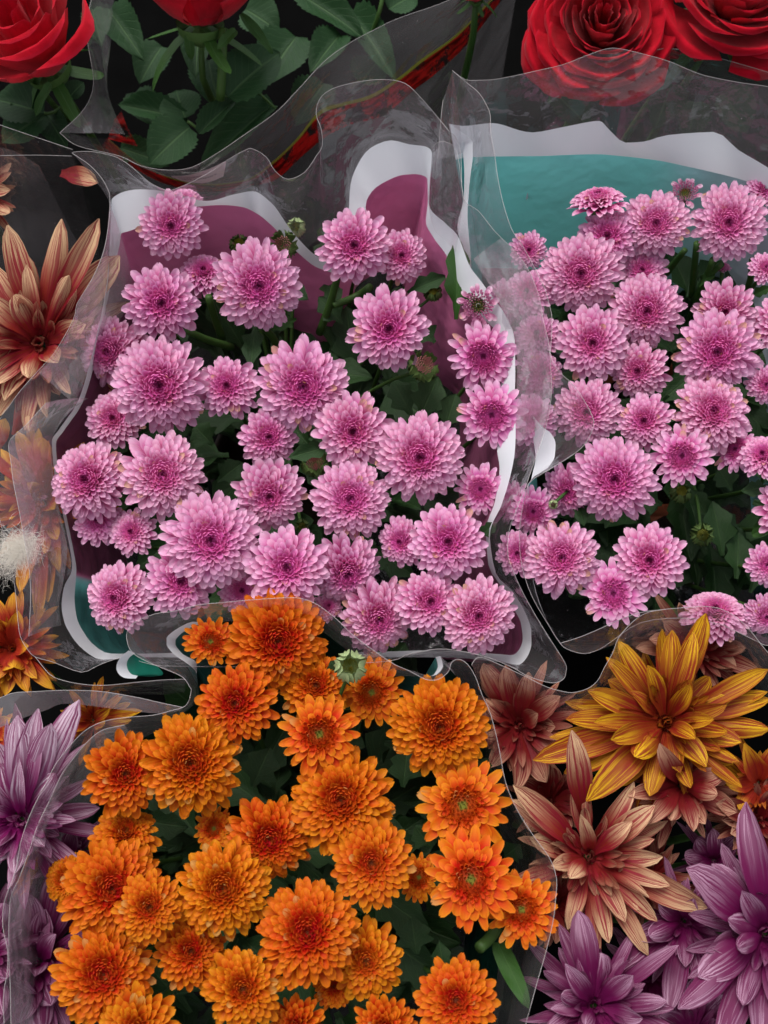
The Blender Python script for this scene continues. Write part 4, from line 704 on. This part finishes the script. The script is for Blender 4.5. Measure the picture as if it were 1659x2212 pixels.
striped('striped_chrysanthemum', 'small dark purple flower left of the large purple one', 's_purple', (1480,1990), .222, [(1402,2021,54,.008),(1499,1945,48,.01),(1345,2095,84,-.002),(1445,2185,64,-.004),(1510,2118,36,.0),(1560,2105,50,-.004),(1420,1950,50,.004),(1540,1960,44,.004),(1480,2090,46,0),(1370,2030,60,0)], 125, 109, 10, .34, 7, .55)
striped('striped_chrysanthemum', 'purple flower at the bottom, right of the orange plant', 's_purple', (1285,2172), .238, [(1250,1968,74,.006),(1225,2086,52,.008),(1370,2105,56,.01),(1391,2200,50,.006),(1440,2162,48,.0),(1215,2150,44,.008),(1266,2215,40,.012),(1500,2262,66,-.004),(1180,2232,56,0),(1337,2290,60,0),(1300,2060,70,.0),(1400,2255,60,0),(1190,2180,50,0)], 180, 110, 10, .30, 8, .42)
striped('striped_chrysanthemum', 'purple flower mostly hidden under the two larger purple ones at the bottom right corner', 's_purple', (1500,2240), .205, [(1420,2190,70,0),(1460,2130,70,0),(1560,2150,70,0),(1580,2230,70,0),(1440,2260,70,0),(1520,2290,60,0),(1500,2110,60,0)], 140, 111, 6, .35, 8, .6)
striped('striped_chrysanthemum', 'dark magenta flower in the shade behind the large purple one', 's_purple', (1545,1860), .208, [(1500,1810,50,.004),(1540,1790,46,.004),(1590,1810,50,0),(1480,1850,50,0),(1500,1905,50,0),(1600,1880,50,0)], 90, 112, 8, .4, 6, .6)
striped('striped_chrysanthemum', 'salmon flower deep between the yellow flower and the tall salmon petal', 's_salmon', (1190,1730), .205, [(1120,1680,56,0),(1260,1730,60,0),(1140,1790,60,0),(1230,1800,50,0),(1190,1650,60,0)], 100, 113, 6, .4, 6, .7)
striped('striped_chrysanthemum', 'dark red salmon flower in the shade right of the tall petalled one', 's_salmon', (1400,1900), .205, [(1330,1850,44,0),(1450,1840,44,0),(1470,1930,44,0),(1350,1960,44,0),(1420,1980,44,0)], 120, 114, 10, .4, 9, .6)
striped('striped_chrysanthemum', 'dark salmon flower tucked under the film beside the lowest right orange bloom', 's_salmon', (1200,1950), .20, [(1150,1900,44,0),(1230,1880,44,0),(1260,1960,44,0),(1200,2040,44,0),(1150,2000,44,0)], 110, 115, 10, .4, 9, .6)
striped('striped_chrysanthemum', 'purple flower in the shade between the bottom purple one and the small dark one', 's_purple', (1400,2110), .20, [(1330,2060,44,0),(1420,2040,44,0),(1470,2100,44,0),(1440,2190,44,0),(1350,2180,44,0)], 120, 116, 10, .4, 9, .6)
# ================================================================== striped flowers at the left
striped('striped_chrysanthemum', 'large cream and salmon flower with tall pointed petals at the left edge', 's_cream', (85,742), .238, [(16,486,68,.03),(132,473,64,.032),(214,472,64,.03),(258,552,88,.014),(57,572,42,.026),(150,594,46,.024),(-20,572,60,.016),(-25,640,62,.012),(32,636,64,.018),(-40,690,64,.006),(-40,760,60,.0),(-25,830,56,0),(10,862,58,-.004),(215,640,70,.004),(185,700,60,.004),(60,820,56,.004),(130,790,60,0)], 215, 201, 16, .30, 9, .40)
striped('striped_chrysanthemum', 'salmon flower cut by the left edge above the large cream one', 's_cream', (-50,415), .24, [(25,464,34,.0),(-5,380,50,0),(20,410,46,.004),(-20,350,60,0)], 100, 202, 6, .4, 5, .6)
striped('striped_chrysanthemum', 'red flower with rolled yellow tips behind hazy film at the left', 's_red', (95,1080), .212, [(94,811,44,-.004,70,930),(66,846,46,.0,30,940),(37,932,48,.004),(11,1028,46,0),(95,945,50,.004),(60,1044,40,.006),(123,1165,44,.0),(66,1250,50,-.006),(104,1302,46,-.01),(82,1351,40,-.012),(44,1282,50,-.008),(120,1010,50,.0),(128,1230,44,-.006),(20,1120,60,-.002),(118,1100,50,.0),(10,905,44,.004,-10,980),(2,970,40,.004),(25,1190,60,-.004)], 170, 203, 12, .38, 10, .6)
striped('striped_chrysanthemum', 'orange red flower with curled yellow tips at the left edge below the white fluff', 's_red', (25,1400), .225, [(38,1322,46,.006),(3,1340,50,.006),(30,1442,62,.006),(58,1493,42,-.004),(112,1486,38,-.006),(80,1465,36,0),(-20,1470,56,0),(10,1500,46,-.004),(62,1395,46,.004),(-15,1290,50,.002),(30,1280,46,0)], 120, 204, 10, .45, 8, .7)
striped('striped_chrysanthemum', 'purple and white flower with broad upright petals at the left edge', 's_lilac', (45,1770), .24, [(38,1548,78,.028),(82,1532,72,.03),(117,1552,74,.032),(165,1520,76,.028),(3,1648,50,.012),(40,1650,40,.022),(-15,1600,66,.012),(32,1888,54,.004),(-20,1860,60,0),(110,1680,60,.014),(95,1830,56,.002),(120,1760,54,.002)], 200, 205, 20, .32, 12, .42)
striped('striped_chrysanthemum', 'magenta flower behind the hazy left wall of the orange sleeve', 's_purple', (80,2080), .215, [(127,1866,60,.0),(122,2018,56,.004),(75,2107,60,.004),(20,2113,60,.004),(60,1930,80,.004),(100,1960,70,.0),(30,1990,70,.0),(110,2170,70,0),(40,2210,80,0),(150,2120,60,0),(90,2230,70,0)], 180, 206, 8, .3, 9, .55)
striped('striped_chrysanthemum', 'purple flower in the lower left corner', 's_purple', (-30,2060), .235, [(10,1950,60,.004),(18,2030,60,0),(15,2110,60,0),(5,2190,60,0),(-20,1900,70,0),(-30,2210,70,0)], 140, 207, 8, .4, 8, .6)
striped('striped_chrysanthemum', 'yellow flower seen edge on in the gap left of the orange plant', 's_yellow', (200,1556), .205, [(303,1536,30,.008),(285,1556,30,.006),(150,1522,30,.004),(240,1528,30,.008),(230,1572,34,.004),(150,1580,30,0),(110,1600,40,0)], 90, 208, 4, .3, 4, .5)
striped('striped_chrysanthemum', 'orange flower low at the left edge beside the purple and white one', 's_red', (-20,1580), .205, [(20,1590,40,0),(15,1640,44,0),(25,1550,40,0),(10,1690,44,0)], 80, 209, 5, .4, 4, .6)
striped('striped_chrysanthemum', 'purple petals behind film between the left flower and the orange plant', 's_purple', (145,1850), .20, [(160,1790,50,.004),(175,1830,50,0),(150,1760,50,.006),(120,1840,50,0),(180,1890,50,0),(140,1920,54,0)], 90, 210, 6, .4, 6, .6)
# the cream petal caught behind film
rng_ = np.random.default_rng(5); V, uv = long_petal(P(132,375,.235), P(212,395,.238), .0125, (0, -.3, 1), .10, .5, rng_)
q = obj('loose_petal', mesh('loose_petal', V, GF48, M['s_cream'], {'UVMap': uv})); q['seed'] = 3.3; q['inner'] = .1; tag(q, 'single cream petal lying behind the clear film at upper left', 'petal')
# a pale dot printed on the teal panel
for dx, dy, dr in ((1130, 422, 9), (1318, 470, 20)):
    C0 = P(dx, 337, .255); dcc = P(1480, 900, .05); di = C0-dcc; di[2] = 0; di = nrm(di); E0 = C0-di*.0212; E0[2] = C0[2]-.11
    def row(p_):
        yy = (p_[1]-CAM[1])*ct+(p_[2]-CAM[2])*st; dd = (p_[1]-CAM[1])*st-(p_[2]-CAM[2])*ct; return 1106-FPX*yy/dd
    best = min(np.linspace(0, 1, 200), key=lambda q_: abs(row(C0+(E0-C0)*q_)-dy))
    pt = C0+(E0-C0)*best; tn = nrm(E0-C0); sx = nrm(np.cross(tn, di)); nn_ = nrm(np.cross(sx, tn)); nn_ = nn_*np.sign(nn_.dot(CAM-pt)); rr_ = dr*scale_at(dx, dy, pt[2])
    obj('printed_dot', mesh('printed_dot', [pt+nn_*.0012+rr_*(math.cos(a*.3927)*sx+math.sin(a*.3927)*tn) for a in range(16)], [tuple(range(16))], M['white_print'], None, False), sleeve_b)
# white fluff
rf = random.Random(3); V = []; F = []
for i in range(3500):
    a = rf.gauss(0, 1); b = rf.gauss(0, 1); kx = rf.choice((-14, 6, 22)); o = P(34+kx+a*15, 1190-kx*.5+b*15*(1 if kx > 0 else 1.5), .262+rf.gauss(0, .002)); d = nrm(np.array([rf.gauss(-.2, 1), rf.gauss(-.5, 1), rf.gauss(.1, .6)])); L = rf.uniform(.003, .0085); sd2 = nrm(np.cross(d, (rf.gauss(0, 1), rf.gauss(0, 1), 1)))*.000055
    k = len(V); m_ = o+d*L*.5+np.array([rf.gauss(0, .0006), rf.gauss(0, .0006), .0006]); e = o+d*L+np.array([0, 0, -.001])
    V += [o-sd2, o+sd2, m_+sd2, m_-sd2, e]; F += [(k, k+1, k+2, k+3), (k+3, k+2, k+4)]
fl = obj('white_fluff', mesh('white_fluff', V, F, M['fluff'])); tag(fl, 'tuft of white fluff clinging to the film at the left edge', 'fluff')
# ================================================================== rose plants
ra = thing('rose_plant', 'red rose plant with dark serrated leaves at the upper left', 'plant', tuple(P(420, 200, 0)))
ra.location = (0, 0, 0)
rose_head(ra, 72, 100, 185, .262, (-.22, .05, 1.0), 1, 12, 1.0, True)
rose_head(ra, 428, -5, 178, .262, (.05, .35, .9), 2, 12, 1.0, True)
rose_head(ra, 1030, -20, 60, .235, (0, .1, 1), 3, 14, 1.0, True)
for kd, b, t_, w_, zb, zt in (('rose',(405,262),(248,213),60,.20,.205),('rose',(400,255),(378,190),88,.205,.212),('rose',(410,275),(322,345),104,.205,.205),('rose',(430,290),(508,205),46,.205,.212),('rose',(492,210),(602,100),112,.215,.225),('rose',(590,225),(430,352),72,.19,.19),('rose',(650,-10),(778,62),76,.19,.2),('rose',(735,75),(675,140),74,.19,.2),('rose',(760,30),(850,150),70,.17,.18),('rose',(95,245),(-20,205),92,.225,.228),('rose',(100,247),(0,300),86,.215,.215),('rose',(102,250),(140,312),62,.21,.21),('rose',(150,210),(178,175),44,.22,.225),('rose',(235,20),(300,110),80,.21,.215),('rose',(430,60),(420,150),70,.20,.205),('rose',(640,80),(570,170),110,.185,.19),('rose',(530,20),(600,60),90,.18,.18),('rose',(350,100),(300,170),80,.17,.17),('rose',(450,130),(470,220),90,.185,.185),('rose',(290,200),(330,260),70,.16,.16),('rose',(700,180),(640,260),90,.15,.15),('rose',(840,20),(900,-20),70,.19,.19),('rose',(260,320),(360,350),60,.16,.16),('rose',(780,180),(820,120),80,.16,.165),('rose',(200,20),(215,90),50,.20,.2)): leaf_px(ra, kd, b, t_, w_, zb, zt)
for kd, b, t_, w_, zb, zt in (('strap',(408,70),(412,132),22,.25,.235),('strap',(510,65),(470,100),24,.25,.25),('strap',(520,30),(592,112),22,.252,.238),('strap',(110,180),(68,250),22,.25,.235)): leaf_px(ra, kd, b, t_, w_, zb, zt, name='sepal')
for pts, r in ((((482,60,.25),(480,140,.235),(476,215,.215)), .0028), (((70,160,.23),(110,220,.215),(150,260,.18)), .0018), (((405,262,.205),(440,280,.20),(490,250,.19)), .0011), (((150,215,.22),(110,245,.215),(60,235,.22)), .0010), (((800,80,.17),(818,30,.19),(830,-20,.2)), .0014), (((596,235,.195),(540,190,.2),(490,210,.205)), .0010)):
    V, F = tube(catmull([P(*p) for p in pts], 8), r, r*1.15, 8); obj('stem', mesh('stem', V, F, M['stem']), ra)
rbp = thing('rose_plant', 'red rose plant with full ruffled blooms at the upper right', 'plant', (0, 0, 0))
rose_head(rbp, 1300, 62, 165, .25, (-.10, -.30, .9), 11, 44, 1.0)
rose_head(rbp, 1585, -8, 170, .262, (.06, -.1, 1.0), 12, 38, 1.0)
rose_head(rbp, 1470, 90, 60, .215, (0, -.1, 1), 13, 20)
for kd, b, t_, w_, zb, zt in (('rose',(1195,200),(1278,270),78,.20,.19),('rose',(1480,100),(1440,170),70,.2,.195),('rose',(1500,110),(1540,60),40,.22,.23),('rose',(1600,160),(1659,140),50,.21,.215),('rose',(1450,180),(1420,270),80,.18,.175),('rose',(1560,200),(1620,280),90,.18,.17),('rose',(1200,110),(1160,60),60,.17,.17),('rose',(1500,220),(1490,300),70,.16,.15)): leaf_px(rbp, kd, b, t_, w_, zb, zt)
t = thing('plastic_sleeve', 'clear plastic sleeve with curved edge crossing the rose at upper right', 'sleeve')
sheet(t, [(1178,-40,.245),(1183,0,.245),(1189,21,.245),(1215,64,.245),(1262,118,.246),(1294,135,.247),(1316,135,.248),(1362,124,.25),(1423,107,.252),(1444,105,.252),(1495,111,.252),(1566,129,.252),(1659,156,.25),(1760,190,.25)], [(1190,60,.15),(1195,120,.15),(1200,180,.14),(1220,240,.13),(1260,310,.12),(1300,350,.12),(1340,370,.12),(1390,370,.12),(1430,370,.12),(1460,375,.12),(1510,380,.12),(1580,400,.12),(1680,430,.12),(1780,450,.12)], 'film', 90, 6, .0012, 71)
